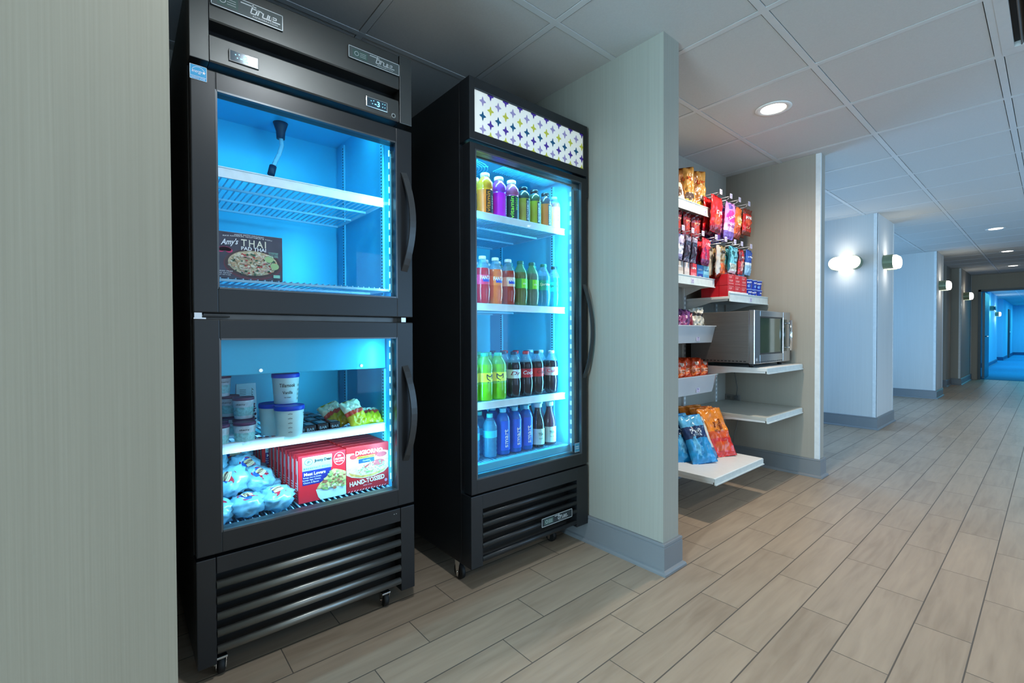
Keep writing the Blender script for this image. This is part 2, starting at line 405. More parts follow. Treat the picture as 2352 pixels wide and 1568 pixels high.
# ---- end wall, doorway and the carpeted corridor beyond
BLUEW = wall_mat('cool_corridor_wallpaper', (120, 188, 222), (140, 200, 230))
CARPET = mat('blue_carpet', (40, 140, 190), .95, var=.18, scale=60, bump=.5)
bm = bmesh.new(); bx(bm, -3.2, -1.03, 14.1, 14.24, 0, CZ+.03); bx(bm, .95, 2.6, 14.1, 14.24, 0, CZ+.03); bx(bm, -1.03, .95, 14.1, 14.24, 1.915, CZ+.03)
struct('wall_end', bm, WALLD)
bm = bmesh.new(); NAVY = mat('dark_door_frame', (38, 52, 62), .4)
bx(bm, -1.06, -1.02, 14.07, 14.27, 0, 1.93); bx(bm, .94, .98, 14.07, 14.27, 0, 1.93); bx(bm, -1.06, .98, 14.07, 14.27, 1.89, 1.93)
struct('trim_13', bm, NAVY)
d = struct('door_1', box(-1.015, -.972, 14.28, 15.28, .01, 1.885, bev=.003), mat('teal_door', (30, 92, 118), .35))
hb = bmesh.new(); rod(hb, (-.972, 14.42, .93), (-.93, 14.42, .93), .01); rod(hb, (-.932, 14.36, .93), (-.932, 14.5, .93), .01)
ob('door_handle', hb, STEEL, d)
struct('floor_corridor', box(-2.2, 1.2, 14.2, 31.2, -.05, .004), CARPET)
bm = box(-2.2, 1.2, 14.2, 31.2, CZ+.02, CZ+.07)
for i in range(-4, 3):
    for j in range(0, 31):
        bx(bm, GX+P*i+.01, GX+P*i+P-.01, 14.25+P*j+.01, 14.25+P*j+P-.01, CZ, CZ+.021)
struct('ceiling_corridor', bm, TILE)
bm = bmesh.new()
for i in range(-4, 4): bx(bm, GX+P*i-.014, GX+P*i+.014, 14.25, 31.2, CZ-.002, CZ+.019)
struct('trim_14', bm, TBAR)
bm = bmesh.new()
bx(bm, -2.3, -1.75, 14.24, 19.0, 0, CZ+.03); bx(bm, -2.3, -1.25, 19.0, 22.6, 0, CZ+.03); bx(bm, -2.3, -1.45, 22.6, 24.4, 0, CZ+.03); bx(bm, -2.3, -1.2, 24.4, 31.2, 0, CZ+.03)
struct('wall_corridor_left', bm, BLUEW)
struct('wall_corridor_right', box(1.2, 1.35, 14.24, 31.2, 0, CZ+.03), BLUEW)
struct('wall_corridor_end', box(-1.2, 1.2, 31.0, 31.2, 0, CZ+.03), BLUEW)
NB = mat('navy_baseboard', (20, 86, 130), .5)
baseboard('baseboard_corridor', [(-1.75, 14.3), (-1.75, 19.0), (-1.25, 19.0), (-1.25, 22.6), (-1.45, 22.6), (-1.45, 24.4), (-1.2, 24.4), (-1.2, 31.0), (1.2, 31.0)]).data.materials[0] = NB
DD = mat('navy_door', (14, 70, 128), .35)
d = struct('door_2', box(-.78, .15, 30.95, 30.99, 0, 1.95, bev=.003), DD)
ob('door_handle', rod(bmesh.new(), (-.70, 30.93, .92), (-.70, 30.93, 1.06), .012), STEEL, d)
d = struct('door_3', box(-1.2, -1.165, 27.0, 27.9, 0, 1.95, bev=.003), NAVY)
ob('door_handle', rod(bmesh.new(), (-1.14, 27.1, .95), (-1.14, 27.1, 1.08), .012), STEEL, d)

# ============================================================ LAMPS OF THE PLACE AND ADDED ONES
LENS = mat('downlight_lens', (255, 255, 255), .4, emit=(255, 246, 230), es=14)
def downlight(x, y, label, energy=14, col=(1, .90, .78), cone=128):
    t = thing('recessed_downlight', (x, y, CZ), label, 'ceiling light', 'recessed ceiling downlights')
    bm = bmesh.new(); lathe(bm, [(.062, -.001), (.066, -.004), (.088, -.004), (.090, -.001), (.090, .0)], 32)
    ob('trim_ring', bm, WHITE, t, local=True)
    bm = bmesh.new(); lathe(bm, [(.001, -.004), (.045, -.0035), (.062, -.001), (.062, .0)], 32)
    ob('lens', bm, LENS, t, local=True)
    light('lamp_light', 'SPOT', (x, y, CZ-.012), energy, col, .05, parent=t, spot=R(cone), blend=.8)
    return t
downlight(-1.015, 2.765, 'round recessed downlight glowing in the ceiling above the snack shelf niche', 85, (1, .86, .70), 168)
downlight(-.46, 7.97, 'round recessed downlight nearest the wall column with the pill-shaped lamp', 18)
downlight(-.47, 10.3, 'round recessed downlight level with the second wall column, middle of the hallway row', 18)
downlight(-.5, 12.6, 'round recessed downlight closest to the doorway at the far end of the hallway', 18)
downlight(-.80, .50, 'round recessed downlight overhead in front of the freezer', 60, (.86, .94, 1), 165)
downlight(.1, -1.5, 'added round recessed downlight overhead behind the viewer', 40)  # unseen lamp added to brighten the near end
for k, y in enumerate((1.9, 3.6, 5.6, 7.6)):  # row out of view, added for more light from above
    downlight(.95, y, 'added round recessed downlight in the unseen row by the windows, %s from the viewer' % ('first', 'second', 'third', 'fourth')[k], 64)

SGRN = mat('sconce_green_metal', (126, 142, 118), .35, .4)
SLENS = mat('sconce_diffuser', (255, 255, 255), .5, emit=(255, 252, 238), es=3.5)
def stadium(w, h, n=10):
    r = h/2; return [(w/2-r+r*math.cos(a), r*math.sin(a)) for a in [-PI/2+PI*i/n for i in range(n+1)]]+[(-w/2+r+r*math.cos(a), r*math.sin(a)) for a in [PI/2+PI*i/n for i in range(n+1)]]
def sconce(loc, rotz, label, e=3.0, col=(1, .95, .85), w=.29, h=.145, lens=SLENS):
    # local frame: +y points away from the wall ; wall at y=0
    t = thing('wall_sconce', loc, label, 'wall lamp', 'wall sconces along the hallway', rotz)
    prism_pts = stadium(w, h)
    bm = bmesh.new(); prism(bm, stadium(w*.5, h*.7), 0, .035, lambda p, q: (p[0], q, p[1])); ob('back_plate', bm, SGRN, t, local=True)
    bm = bmesh.new(); rings = []
    for y, s in ((.012, .93), (.095, .93), (.110, .90), (.120, .80), (.125, .6), (.127, .3)):
        rings.append([bm.verts.new((p[0]-(1-s)*h/2*math.copysign(1, p[0]), y, p[1]*s)) for p in prism_pts])
    n = len(prism_pts)
    for a, b in zip(rings, rings[1:]):
        for k in range(n):
            f = bm.faces.new((a[k], a[(k+1) % n], b[(k+1) % n], b[k])); f.smooth = True
    bm.faces.new(rings[0]); bm.faces.new(rings[-1])
    ob('diffuser', bm, lens, t, local=True)
    for sgn in (-1, 1):      # curved metal end bands
        bm = bmesh.new(); A = []
        for i in range(11):
            a = -PI/2+PI*i/10; r = h/2+.002
            A.append([bm.verts.new((sgn*(w/2-h/2+rr*math.cos(a)), y, rr*math.sin(a))) for rr, y in ((r, .0), (r, .085), (r-.004, .085), (r-.004, .0))])
        for a, b in zip(A, A[1:]):
            for k in range(4): bm.faces.new((a[k], a[(k+1) % 4], b[(k+1) % 4], b[k]))
        bm.faces.new(A[0]); bm.faces.new(A[-1])
        ob('end_band', bm, SGRN, t, local=True)
    for dz in (1, -1):
        l = light('lamp_light', 'POINT', (0, 0, 0), e, col, .03); l.parent = t; l.location = (0, .125, dz*(h/2+.09))
    return t
sconce((-1.455, 5.97, 1.755), PI, 'pill-shaped glowing wall lamp on the broad near face of the first column', .42)
sconce((-1.19, 6.32, 1.765), -PI/2, 'wall lamp seen side-on, on the narrow end of the first column', .45)
sconce((-1.16, 9.76, 1.74), -PI/2, 'wall lamp seen side-on, on the narrow end of the second column', .5)
sconce((-1.16, 12.75, 1.73), -PI/2, 'wall lamp seen side-on, on the last column before the doorway', .5)
sconce((-1.25, 19.9, 1.74), -PI/2, 'dark wall lamp in the blue corridor, nearer of the two past the doorway', 1.5, (.5, .85, 1), lens=mat('unlit_diffuser', (60, 80, 90), .4))
sconce((-1.25, 21.9, 1.62), -PI/2, 'lit wall lamp in the blue corridor, further of the two past the doorway', 3.5, (.6, .9, 1))
# ceiling panels added to supply the corridor's blue light
PANEL = mat('added_panel_lens', (230, 245, 255), .5, emit=(120, 200, 255), es=3)
for k, y in enumerate((16.6, 20.0, 23.4, 26.8, 29.6)):
    t = thing('added_panel_lamp', (.1, y, CZ), 'added blue-lit ceiling panel in the corridor past the doorway, %s from it' % ('first second third fourth fifth'.split()[k]), 'ceiling light', 'added ceiling panels of the blue corridor')
    ob('lens', box(-.25, .25, -.25, .25, -.004, 0), PANEL, t, local=True)
    light('lamp_light', 'AREA', (.1, y, CZ-.02), 40, (.10, .78, 1), .5, parent=t)
# return-air grille in the hallway ceiling
t = thing('ceiling_vent', (.113, 2.754, CZ), 'brown slatted air vent set in the hallway ceiling', 'vent')
bm = bmesh.new()
for a, b, c, d_ in ((-.2725, .2725, -.2725, -.225), (-.2725, .2725, .225, .2725), (-.2725, -.235, -.226, .226), (.235, .2725, -.226, .226)): bx(bm, a, b, c, d_, -.001, .030)
ob('frame', bm, TBAR, t, local=True)
bm = bmesh.new()
for i in range(22): 
    x = -.215+i*.0205
    prism(bm, [(x, .0), (x+.003, .0), (x+.016, .02), (x+.013, .02)], -.235, .235, lambda p, q: (p[0], q, p[1]))
ob('louvre', bm, mat('brown_vent', (98, 90, 84), .5, .3), t, local=True)
ob('backing', box(-.24, .24, -.24, .24, .021, .026), DARK, t, local=True)
# ============================================================ SHARED COOLER PIECES
def nameplate(parent, x, y0, y1, z0, z1, tilt=0, plate=None):
    """silver-edged plate with the maker's script"""
    h = z1-z0; W = y1-y0
    X = x+.004
    def fn(u, v): return (X+.0006-tilt*v, y0+u, z0+v)
    bm = bmesh.new(); bx(bm, x, X, y0, y1, z0, z1, 0, .001)
    p = ob('nameplate', bm, plate or mat('nameplate_grey', (82, 92, 92), .4), parent)
    bm = bmesh.new(); t = .0022
    quad(bm, 0, W, 0, t, fn); quad(bm, 0, W, h-t, h, fn); quad(bm, 0, t, 0, h, fn); quad(bm, W-t, W, 0, h, fn)
    # script: t r u e with a long crossbar at the left and an underline to the right
    s = h/.046
    def st(a, b, w=.0032): line(bm, (W*.46+a[0]*s, a[1]*s), (W*.46+b[0]*s, b[1]*s), w*s, fn)
    st((-.012, .037), (.028, .037)); st((.020, .042), (.013, .016)); st((.013, .0165), (.026, .0165)); st((.026, .0165), (.031, .032)); st((.019, .031), (.041, .031))
    st((.031, .016), (.036, .031)); st((.041, .031), (.046, .027)); st((.047, .030), (.044, .0165)); st((.044, .0165), (.056, .0165)); st((.056, .0165), (.060, .031))
    st((.056, .0165), (.068, .0165)); st((.068, .0165), (.071, .029)); st((.064, .030), (.061, .0165)); st((.070, .023), (.081, .023), .0026); st((.081, .023), (.082, .029), .0026); st((.082, .029), (.072, .029), .0026); st((.072, .029), (.069, .0165), .0026); st((.069, .0165), (.092, .0165)); 
    text(bm, 'REFRIGERATION', fn, W*.46+.052*s, .0095*s, .0042*s, 0, width=.066*s)
    ob('lettering', bm, SILV, p)
    bm = bmesh.new(); quad(bm, W*.08, W*.36, h*.18, h*.82, lambda u, v: (X+.0005, y0+u, z0+v)); e = ob('eco_panel', bm, mat('plate_green', (70, 98, 92), .4), p)
    bm = bmesh.new(); f2 = lambda u, v: (X+.001, y0+u, z0+v)
    c = (W*.15, h*.5); 
    for k in range(16):
        a, b = 2*PI*k/16, 2*PI*(k+1)/16; line(bm, (c[0]+h*.17*math.cos(a), c[1]+h*.17*math.sin(a)), (c[0]+h*.17*math.cos(b), c[1]+h*.17*math.sin(b)), .0016, f2)
    for k in range(3): line(bm, (W*.21, h*(.35+.14*k)), (W*.33, h*(.35+.14*k)), .0012, f2)
    ob('eco_mark', bm, SILV, p)
    return p
def wire_rack(parent, x0, x1, y0, y1, z, pitch=.0205, cross=3, name='wire_shelf', m=None):
    bm = bmesh.new(); n = int((y1-y0)/pitch)
    for i in range(n+1):
        y = y0+(y1-y0)*i/n
        bx(bm, x0, x1, y-.0016, y+.0016, z-.004, z)
    for k in range(cross+1):
        x = x1-.004-(x1-x0-.008)*k/cross; bx(bm, x-.003, x+.003, y0-.002, y1+.002, z-.012, z-.004)
    for y in (y0, y1): bx(bm, x0, x1, y-.003, y+.003, z-.012, z-.002)
    return ob(name, bm, m or WIRE, parent)
def shelf_strip(shelf, x, y0, y1, z0, z1):
    bm = bx(bmesh.new(), x, x+.006, y0, y1, z0, z1, 0, .0015); bx(bm, x-.012, x+.001, y0, y1, z1-.003, z1, 0)
    bx(bm, x+.004, x+.0085, y0, y1, z0, z0+.003, 0); bx(bm, x+.004, x+.0085, y0, y1, z1-.003, z1, 0)
    ob('price_strip', bm, STRIP, shelf)
def pilaster(parent, x, y, z0, z1, sgn):
    bm = bx(bmesh.new(), x-.011, x+.011, y-.0035, y+.0035, z0, z1, 0, .001)
    n = int((z1-z0)/.0127)
    for i in range(n): bx(bm, x-.0035, x+.0035, y+sgn*.0034, y+sgn*.0042, z0+.006+i*.0127, z0+.0115+i*.0127, 1)
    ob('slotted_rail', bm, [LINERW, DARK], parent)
def caster(parent, x, y, z1, r=.026):
    bm = bmesh.new(); bx(bm, x-.02, x+.02, y-.016, y+.016, z1-.006, z1, 0, .001)
    prism(bm, [(-.02, 0), (.018, 0), (.006, -z1+.018), (-.006, -z1+.018)], y-.0135, y-.0115, lambda p, q: (x+p[0], q, z1-.006+p[1]))
    prism(bm, [(-.02, 0), (.018, 0), (.006, -z1+.018), (-.006, -z1+.018)], y+.0115, y+.0135, lambda p, q: (x+p[0], q, z1-.006+p[1]))
    rod(bm, (x, y-.017, r), (x, y+.017, r), .004)
    c = ob('caster', bm, CHROME, parent)
    w_ = bmesh.new(); lathe(w_, [(r-.004, -.0095), (r, -.007), (r, .007), (r-.004, .0095)], 24, c=(x, y, r), axis='Y'); ob('wheel', w_, RUB, c)
def louvres(parent, x, y0, y1, tops, h=.024, m=None):
    for z in tops:
        pts = [(-.028, -.004), (-.028, .0), (-.006, h*.98), (-.002, h), (.002, h*.95), (.0045, h*.72), (.0045, h*.35), (.001, .001), (-.004, 0), (-.004, .003), (.0, h*.35), (0, h*.7), (-.006, h*.8)]
        bm = bmesh.new(); A = [(x+p[0], z-h+p[1]) for p in pts]
        r_ = [(-.022, .001), (-.010, h*.93), (-.004, h), (.001, h*.96), (.004, h*.8), (.0055, h*.5), (.003, h*.15), (-.002, 0)]
        prism(bm, [(x+p[0], z-h+p[1]) for p in r_], y0, y1, lambda p, q: (p[0], q, p[1]))
        for f in bm.faces: f.smooth = len(f.verts) == 4
        ob('louvre_bar', bm, m or mat('louvre_steel', (150, 151, 147), .38, .9, var=.04, scale=6), parent)
def bow_handle(parent, x, y, z0, z1, out, wd=.024, th=.007):
    pts = []
    for i in range(17):
        t = i/16; s = math.sin(PI*t)**.75; pts.append((x-.002+out*s, y+.018*math.sin(PI*t)-.009, z0+(z1-z0)*t))
    return ob('handle', tube(bmesh.new(), pts, th, w=wd), mat('handle_black', (52, 54, 56), .3), parent)
def crate_panels(bm, xf, xb, y0, y1, z0, z1, t, mi=0):
    """open-fronted box: sides, top, bottom and back"""
    bx(bm, xb, xf, y0, y0+t, z0, z1, mi); bx(bm, xb, xf, y1-t, y1, z0, z1, mi)
    bx(bm, xb, xf, y0+t, y1-t, z0, z0+t, mi); bx(bm, xb, xf, y0+t, y1-t, z1-t, z1, mi); bx(bm, xb, xb+t, y0+t, y1-t, z0+t, z1-t, mi)
    return bm
LCOL = (.18, .72, 1.0)

# ============================================================ TWO-DOOR FREEZER
XF = -1.56; A0, A1 = .154, .838
fz = thing('display_freezer', ((XF-2.3)/2, (A0+A1)/2, 0), 'tall black freezer with two glass doors stacked one above the other, beside the near wall', 'freezer')
bm = bmesh.new()
bx(bm, -2.34, -1.62, A0, A0+.032, .05, 2.015, 0, .002); bx(bm, -2.34, -1.62, A1-.032, A1, .05, 2.015, 0, .002)
bx(bm, -2.34, -2.30, A0+.03, A1-.03, .05, 2.015); bx(bm, -2.34, -1.62, A0+.03, A1-.03, .05, .375); bx(bm, -2.34, -1.62, A0+.03, A1-.03, 1.935, 2.015)
bx(bm, -2.31, -1.621, A0+.03, A1-.03, 1.046, 1.068)
bx(bm, -1.70, -1.62, A0+.03, A1-.03, 1.765, 1.94)
ob('cabinet', bm, BLACK, fz)
bm = bmesh.new()
crate_panels(bm, -1.622, -2.24, A0+.033, A1-.033, .38, 1.045, .004); crate_panels(bm, -1.622, -2.24, A0+.033, A1-.033, 1.07, 1.90, .004)
bx(bm, -1.6215, -1.615, A0+.02, A1-.02, 1.0505, 1.0625, 1)
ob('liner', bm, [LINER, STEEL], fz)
# evaporator housing at the top of the lower compartment
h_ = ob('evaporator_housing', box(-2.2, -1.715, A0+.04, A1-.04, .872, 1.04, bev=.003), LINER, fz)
for y in (.355, .70): ob('screw', rod(bmesh.new(), (-1.7195, y, .885), (-1.7115, y, .885), .006, 10), CHROME, h_)
# header
hd = bmesh.new(); bx(hd, -1.62, XF, A0, .2005, 1.779, 2.025, 0, .002); ob('header_stile', hd, BLACKG, fz)
hd = bmesh.new(); bx(hd, -1.62, XF, .7895, A1, 1.779, 2.025, 0, .002); ob('header_stile', hd, BLACKG, fz)
def fascia(z0, z1, xo):
    bm = bmesh.new(); pts = [(-1.62, z0), (xo, z0), (xo+.003, z0+.004), (xo+.003-.004, z1-.003), (xo-.003, z1), (-1.62, z1)]
    prism(bm, pts, .2025, .7875, lambda p, q: (p[0], q, p[1])); return bm
ob('lower_fascia', fascia(1.782, 1.861, XF-.004), BLACKG, fz); up = ob('upper_fascia', fascia(1.900, 2.025, XF-.004), BLACKG, fz)
nameplate(fz, XF-.001, .206, .395, 1.944, 1.991); nameplate(fz, XF-.001, .600, .787, 1.946, 1.987)
DISP = mat('display_face', (60, 78, 90), .12, .2)
for y0_, y1_ in ((.249, .327), (.662, .741)):
    bm = bx(bmesh.new(), XF-.002, XF+.002, y0_, y1_, 1.801, 1.835, 0, .001); p = ob('display', bm, CHROME if y0_ > .5 else BLACKG, fz)
    f = FX(XF+.0025, y0_, 1.801); W = y1_-y0_
    bm = bmesh.new(); quad(bm, .0035, W-.0035, .003, .031, f); ob('display_face', bm, DISP, p)
    bm = bmesh.new(); f = FX(XF+.003, y0_, 1.801); text(bm, '-2' if y0_ < .5 else '-3', f, W*.5, .017, .019, bold=.02)
    for u, v in ((.2, .6), (.26, .35), (.32, .68), (.74, .65), (.85, .65), (.74, .32), (.85, .32)): quad(bm, W*u, W*u+.0028, .034*v, .034*v+.0028, f)
    ob('digits', bm, mat('display_digits', (150, 215, 245), .4, emit=(120, 205, 245), es=1.3), p)
bm = bmesh.new(); rod(bm, (XF-.004, .763, 1.796), (XF+.004, .763, 1.796), .0085, 18); lk = ob('lock', bm, CHROME, fz)
ob('keyhole', rod(bmesh.new(), (XF+.003, .763, 1.796), (XF+.0046, .763, 1.796), .0045, 14), DARK, lk)
def glass_door(parent, xf, y0, y1, z0, z1, wy0, wy1, wz0, wz1, led=True, name='glass_door', hinge=None):
    bm = bmesh.new(); frame(bm, xf-.052, xf, y0, y1, z0, z1, wy0-y0, wz0-z0, z1-wz1, 0, .003, wy2=y1-wy1)
    d = ob(name, bm, BLACK, parent)
    e = bmesh.new(); t = .0025
    frame(e, xf-.012, xf+.0006, wy0-t, wy1+t, wz0-t, wz1+t, t*2, t*2, t*2, bev=0)
    ob('edge_bead', e, mat('bead_grey', (92, 96, 100), .3, .6), d)
    ob('glass', box(xf-.016, xf-.012, wy0-.004, wy1+.004, wz0-.004, wz1+.004), GLASS, d)
    g = bmesh.new(); frame(g, xf-.064, xf-.052, y0+.012, y1-.012, z0+.012, z1-.012, .016, .016, .016, bev=.002); ob('gasket', g, RUB, d)
    if led:
        l = bmesh.new(); yy = wy1-.006
        bx(l, xf-.05, xf-.040, yy, yy+.010, wz0+.02, wz1-.02, 0)
        n = int((wz1-wz0-.06)/.045)
        for i in range(n+1): bx(l, xf-.046, xf-.042, yy-.003, yy+.001, wz0+.03+i*.045, wz0+.052+i*.045, 1)
        ob('led_strip', l, [LINERW, LED], d)
    return d
dU = glass_door(fz, XF, A0+.001, A1-.001, 1.067, 1.757, .2165, .7735, 1.139, 1.704)
dL = glass_door(fz, XF, A0+.001, A1-.001, .371, 1.048, .2185, .7715, .433, .991)
bow_handle(dU, XF, .812, 1.238, 1.598, .036); bow_handle(dL, XF, .812, .535, .886, .036)
bm = bmesh.new(); quad(bm, 0, .040, 0, .040, FX(XF+.0008, .1545, 1.718)); st = ob('energy_sticker', bm, mat('sticker_blue', (28, 160, 214), .5), dU)
bm = bmesh.new(); f = FX(XF+.0014, .1545, 1.718)
quad(bm, 0, .040, 0, .0009, f); quad(bm, 0, .040, .0391, .040, f); quad(bm, 0, .0009, 0, .04, f); quad(bm, .0391, .04, 0, .04, f)
quad(bm, .002, .038, .0085, .0095, f); text(bm, 'ENERGY STAR', f, .02, .0048, .0034, width=.032)
text(bm, 'energy', f, .017, .0205, .009, width=.024, shear=.35)
poly(bm, [(.033+.0048*(1 if k % 2 == 0 else .42)*math.sin(2*PI*k/10), .0225+.0048*(1 if k % 2 == 0 else .42)*math.cos(2*PI*k/10)) for k in range(10)], f)
for k in range(8):
    a, b = PI*(.12+.76*k/8), PI*(.12+.76*(k+1)/8); line(bm, (.02+.016*math.cos(a), .019+.017*math.sin(a)), (.02+.016*math.cos(b), .019+.017*math.sin(b)), .0008, f)
ob('lettering', bm, WHTINK, st)
# hinges in the gap between the doors
bm = bmesh.new(); bx(bm, -1.61, XF+.001, A0+.002, .185, 1.0485, 1.0525, 0); bx(bm, -1.60, XF-.004, A0+.004, .176, 1.0525, 1.0665, 0); bx(bm, -1.595, XF-.006, .176, .245, 1.0545, 1.0585, 1); ob('hinge', bm, [STEEL, DARK], fz)
bm = bmesh.new(); bx(bm, -1.61, XF-.004, .7915, .8105, 1.0485, 1.066, 0, .001); ob('door_catch', bm, STEEL, fz)
ob('mullion_plate', box(-1.6145, -1.600, A0+.03, A1-.03, 1.049, 1.0655), mat('mullion_steel', (104, 102, 100), .4, .9), fz)
# grille
bm = bmesh.new(); bx(bm, -1.62, XF-.001, A0, .2015, .05, .361, 0, .002); bx(bm, -1.62, XF-.001, .783, A1, .05, .361, 0, .002); bx(bm, -1.62, XF-.0015, .203, .7815, .312, .361, 0, .002)
g_ = ob('grille_frame', bm, BLACK, fz)
text_bm = bmesh.new(); text(text_bm, '- -', FX(XF+.0005, 0, 0), .76, .345, .0018, width=.012); ob('vent_mark', text_bm, SILV, g_)
ob('grille_backing', box(-1.62, -1.612, .2, .785, .07, .315), DARK, fz)
louvres(fz, XF-.002, .203, .7815, (.290, .244, .197, .149, .101))
for x in (-1.60, -2.26):
    for y in (.215, .733): caster(fz, x, y, .055)
# inside
for zz in (1.533,):
    s_ = wire_rack(fz, -2.20, -1.705, .195, .790, zz-.012); shelf_strip(s_, -1.703, .195, .786, zz-.034, zz)
wire_rack(fz, -2.20, -1.665, .195, .795, 1.182, name='floor_rack'); wire_rack(fz, -2.20, -1.650, .195, .795, 1.130, name='floor_rack')
s_ = wire_rack(fz, -2.20, -1.705, .195, .790, .645); shelf_strip(s_, -1.703, .195, .786, .626, .658)
wire_rack(fz, -2.20, -1.655, .195, .795, .410, name='floor_rack'); wire_rack(fz, -2.20, -1.64, .195, .795, .395, name='floor_rack')
for x in (-1.73, -2.14):
    pilaster(fz, x, .7975, 1.08, 1.88, -1); pilaster(fz, x, .7975, .39, .868, -1)
    pilaster(fz, x, .1945, 1.08, 1.88, 1); pilaster(fz, x, .1945, .39, .868, 1)
# drain hose
pts = [(-2.12, .525, 1.885), (-2.12, .524, 1.85), (-2.115, .527, 1.80), (-2.11, .515, 1.76), (-2.10, .495, 1.715), (-2.09, .482, 1.68)]
sm = []
for i in range(len(pts)-1):
    for k in range(5): sm.append(tuple(pts[i][j]+(pts[i+1][j]-pts[i][j])*k/5 for j in range(3)))
h_ = ob('drain_hose', tube(bmesh.new(), sm+[pts[-1]], .0085, 10), mat('clear_hose', (185, 225, 240), .15, trans=.35), fz)
bm = bmesh.new(); lathe(bm, [(.016, 1.83), (.018, 1.86), (.024, 1.88), (.030, 1.898)], 16, c=(-2.12, .5245, 0)); ob('rubber_boot', bm, mat('boot_blue_black', (18, 40, 66), .5), h_); bm = bmesh.new(); rod(bm, (-2.095, .488, 1.70), (-2.088, .478, 1.662), .014, 14); ob('rubber_boot', bm, mat('boot_blue_black', (18, 40, 66), .5), h_)
light('lamp_light', 'AREA', (-1.80, .50, 1.875), 1.8, LCOL, .10, .5, (0, R(12), 0), fz)
light('lamp_light', 'AREA', (-1.628, .782, 1.42), 2.2, LCOL, .50, .012, (0, R(90), R(38)), fz)
light('lamp_light', 'AREA', (-1.628, .782, .71), 1.3, LCOL, .50, .012, (0, R(90), R(38)), fz)
light('lamp_light', 'AREA', (-1.63, .50, .615), 2.2, (.34, .78, 1), .012, .5, (0, R(35), 0), fz)  # added fill below the middle rack, brightens the cartons

# ============================================================ SINGLE-DOOR DRINKS COOLER
XC = -1.442; B0, B1 = 1.017, 1.700
ck = thing('drinks_cooler', ((XC-2.2)/2, (B0+B1)/2, 0), 'tall black single-door drinks cooler with a star-patterned sign on top', 'cooler')
bm = bmesh.new()
bx(bm, -2.22, -1.512, B0, B0+.03, .095, 1.985, 0, .002); bx(bm, -2.22, -1.512, B1-.03, B1, .095, 1.985, 0, .002)
bx(bm, -2.22, -2.18, B0+.03, B1-.03, .095, 1.985); bx(bm, -2.22, -1.512, B0+.03, B1-.03, .095, .425); bx(bm, -2.22, -1.512, B0+.03, B1-.03, 1.80, 1.985)
ob('cabinet', bm, BLACK, ck)
bm = bmesh.new(); crate_panels(bm, -1.513, -2.16, B0+.031, B1-.031, .43, 1.78, .004)
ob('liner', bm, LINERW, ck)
# header sign box
bm = bmesh.new(); frame(bm, -1.510, XC, B0, B1, 1.748, 1.986, .026, .033, .042, bev=.003); hs = ob('sign_frame', bm, BLACK, ck)
bm = bmesh.new(); bx(bm, -1.508, XC-.006, B0+.024, B1-.024, 1.779, 1.946); sp_ = ob('sign_panel', bm, mat('sign_white', (232, 234, 228), .4, emit=(235, 238, 232), es=.28), ck)
SC = [mat('star_lilac', (158, 148, 196), .5, emit=(158, 148, 196), es=.15), mat('star_teal', (16, 84, 126), .5, emit=(16, 84, 126), es=.15), mat('star_purple', (74, 48, 152), .5, emit=(74, 48, 152), es=.15), mat('star_yellow', (196, 198, 72), .5, emit=(196, 198, 72), es=.15)]
bm = bmesh.new(); f = FX(XC-.0052, 0, 0)
def star(cy, cz, mi, r=.0185):
    pts = []
    for k in range(4):
        a0, a1 = PI/2*k, PI/2*(k+1)
        for j in range(5):
            t = j/5; q = .40+.60*(abs(2*t-1))**1.7; a = a0+(a1-a0)*t
            pts.append((cy+r*q*math.cos(a)*.92, min(1.9445, max(1.7805, cz+r*q*math.sin(a)*1.08))))
    poly(bm, pts, f, mi)
WB = (B1-.026)-(B0+.026)
for k in range(9):
    ya = B0+.026+WB*(.066+.1225*k)
    if k < 8:
        for fr, mi in ((.22, 0), (.56, 1), (.87, 0)): star(ya, 1.946-.167*fr, mi)
    yb = ya+WB*.061
    if k < 8:
        for fr, mi in ((.03, 2), (.38, 3), (.71, 2), (.985, 3)): 
            if yb < B1-.035: star(yb, 1.946-.167*fr, mi)
ob('star_print', bm, SC, sp_)
dC = glass_door(ck, XC, B0+.002, B1-.006, .383, 1.737, 1.046, 1.655, .440, 1.712, led=False, name='glass_door')
bm = bmesh.new(); yy = 1.632
bx(bm, XC-.052, XC-.042, yy, yy+.018, .47, 1.69, 0)
for i in range(27): bx(bm, XC-.048, XC-.043, yy-.003, yy, .485+i*.045, .505+i*.045, 1)
ob('led_strip', bm, [LINERW, LED], dC)
bow_handle(dC, XC-.004, 1.683, .79, 1.243, .042, .020)
bm = bmesh.new(); quad(bm, 0, .036, 0, .042, FX(XC-.0112, 1.618, .447)); q_ = ob('door_sticker', bm, mat('sticker_pale_blue', (70, 150, 185), .5), dC)
bm = bmesh.new(); f = FX(XC-.0108, 1.618, .447); quad(bm, 0, .036, 0, .001, f); quad(bm, 0, .036, .041, .042, f); quad(bm, 0, .001, 0, .042, f); quad(bm, .035, .036, 0, .042, f); quad(bm, .006, .03, .024, .026, f); quad(bm, .006, .03, .015, .017, f); ob('lettering', bm, WHTINK, q_)
bm = bmesh.new(); bx(bm, -1.51, XC-.001, B1-.006, B1+.004, 1.65, 1.80, 0, .002); ob('hinge_cover', bm, BLACK, ck)
bm = bmesh.new(); bx(bm, -1.51, XC-.001, B0, 1.073, .095, .376, 0, .002); bx(bm, -1.51, XC-.001, 1.622, B1, .095, .376, 0, .002); bx(bm, -1.51, XC-.0015, 1.071, 1.624, .318, .376, 0, .002); ob('grille_frame', bm, BLACK, ck)
ob('grille_backing', box(-1.51, -1.50, 1.07, 1.625, .11, .32), DARK, ck)
louvres(ck, XC-.004, 1.073, 1.622, (.302, .262, .222, .182, .130), h=.022, m=BLACK)
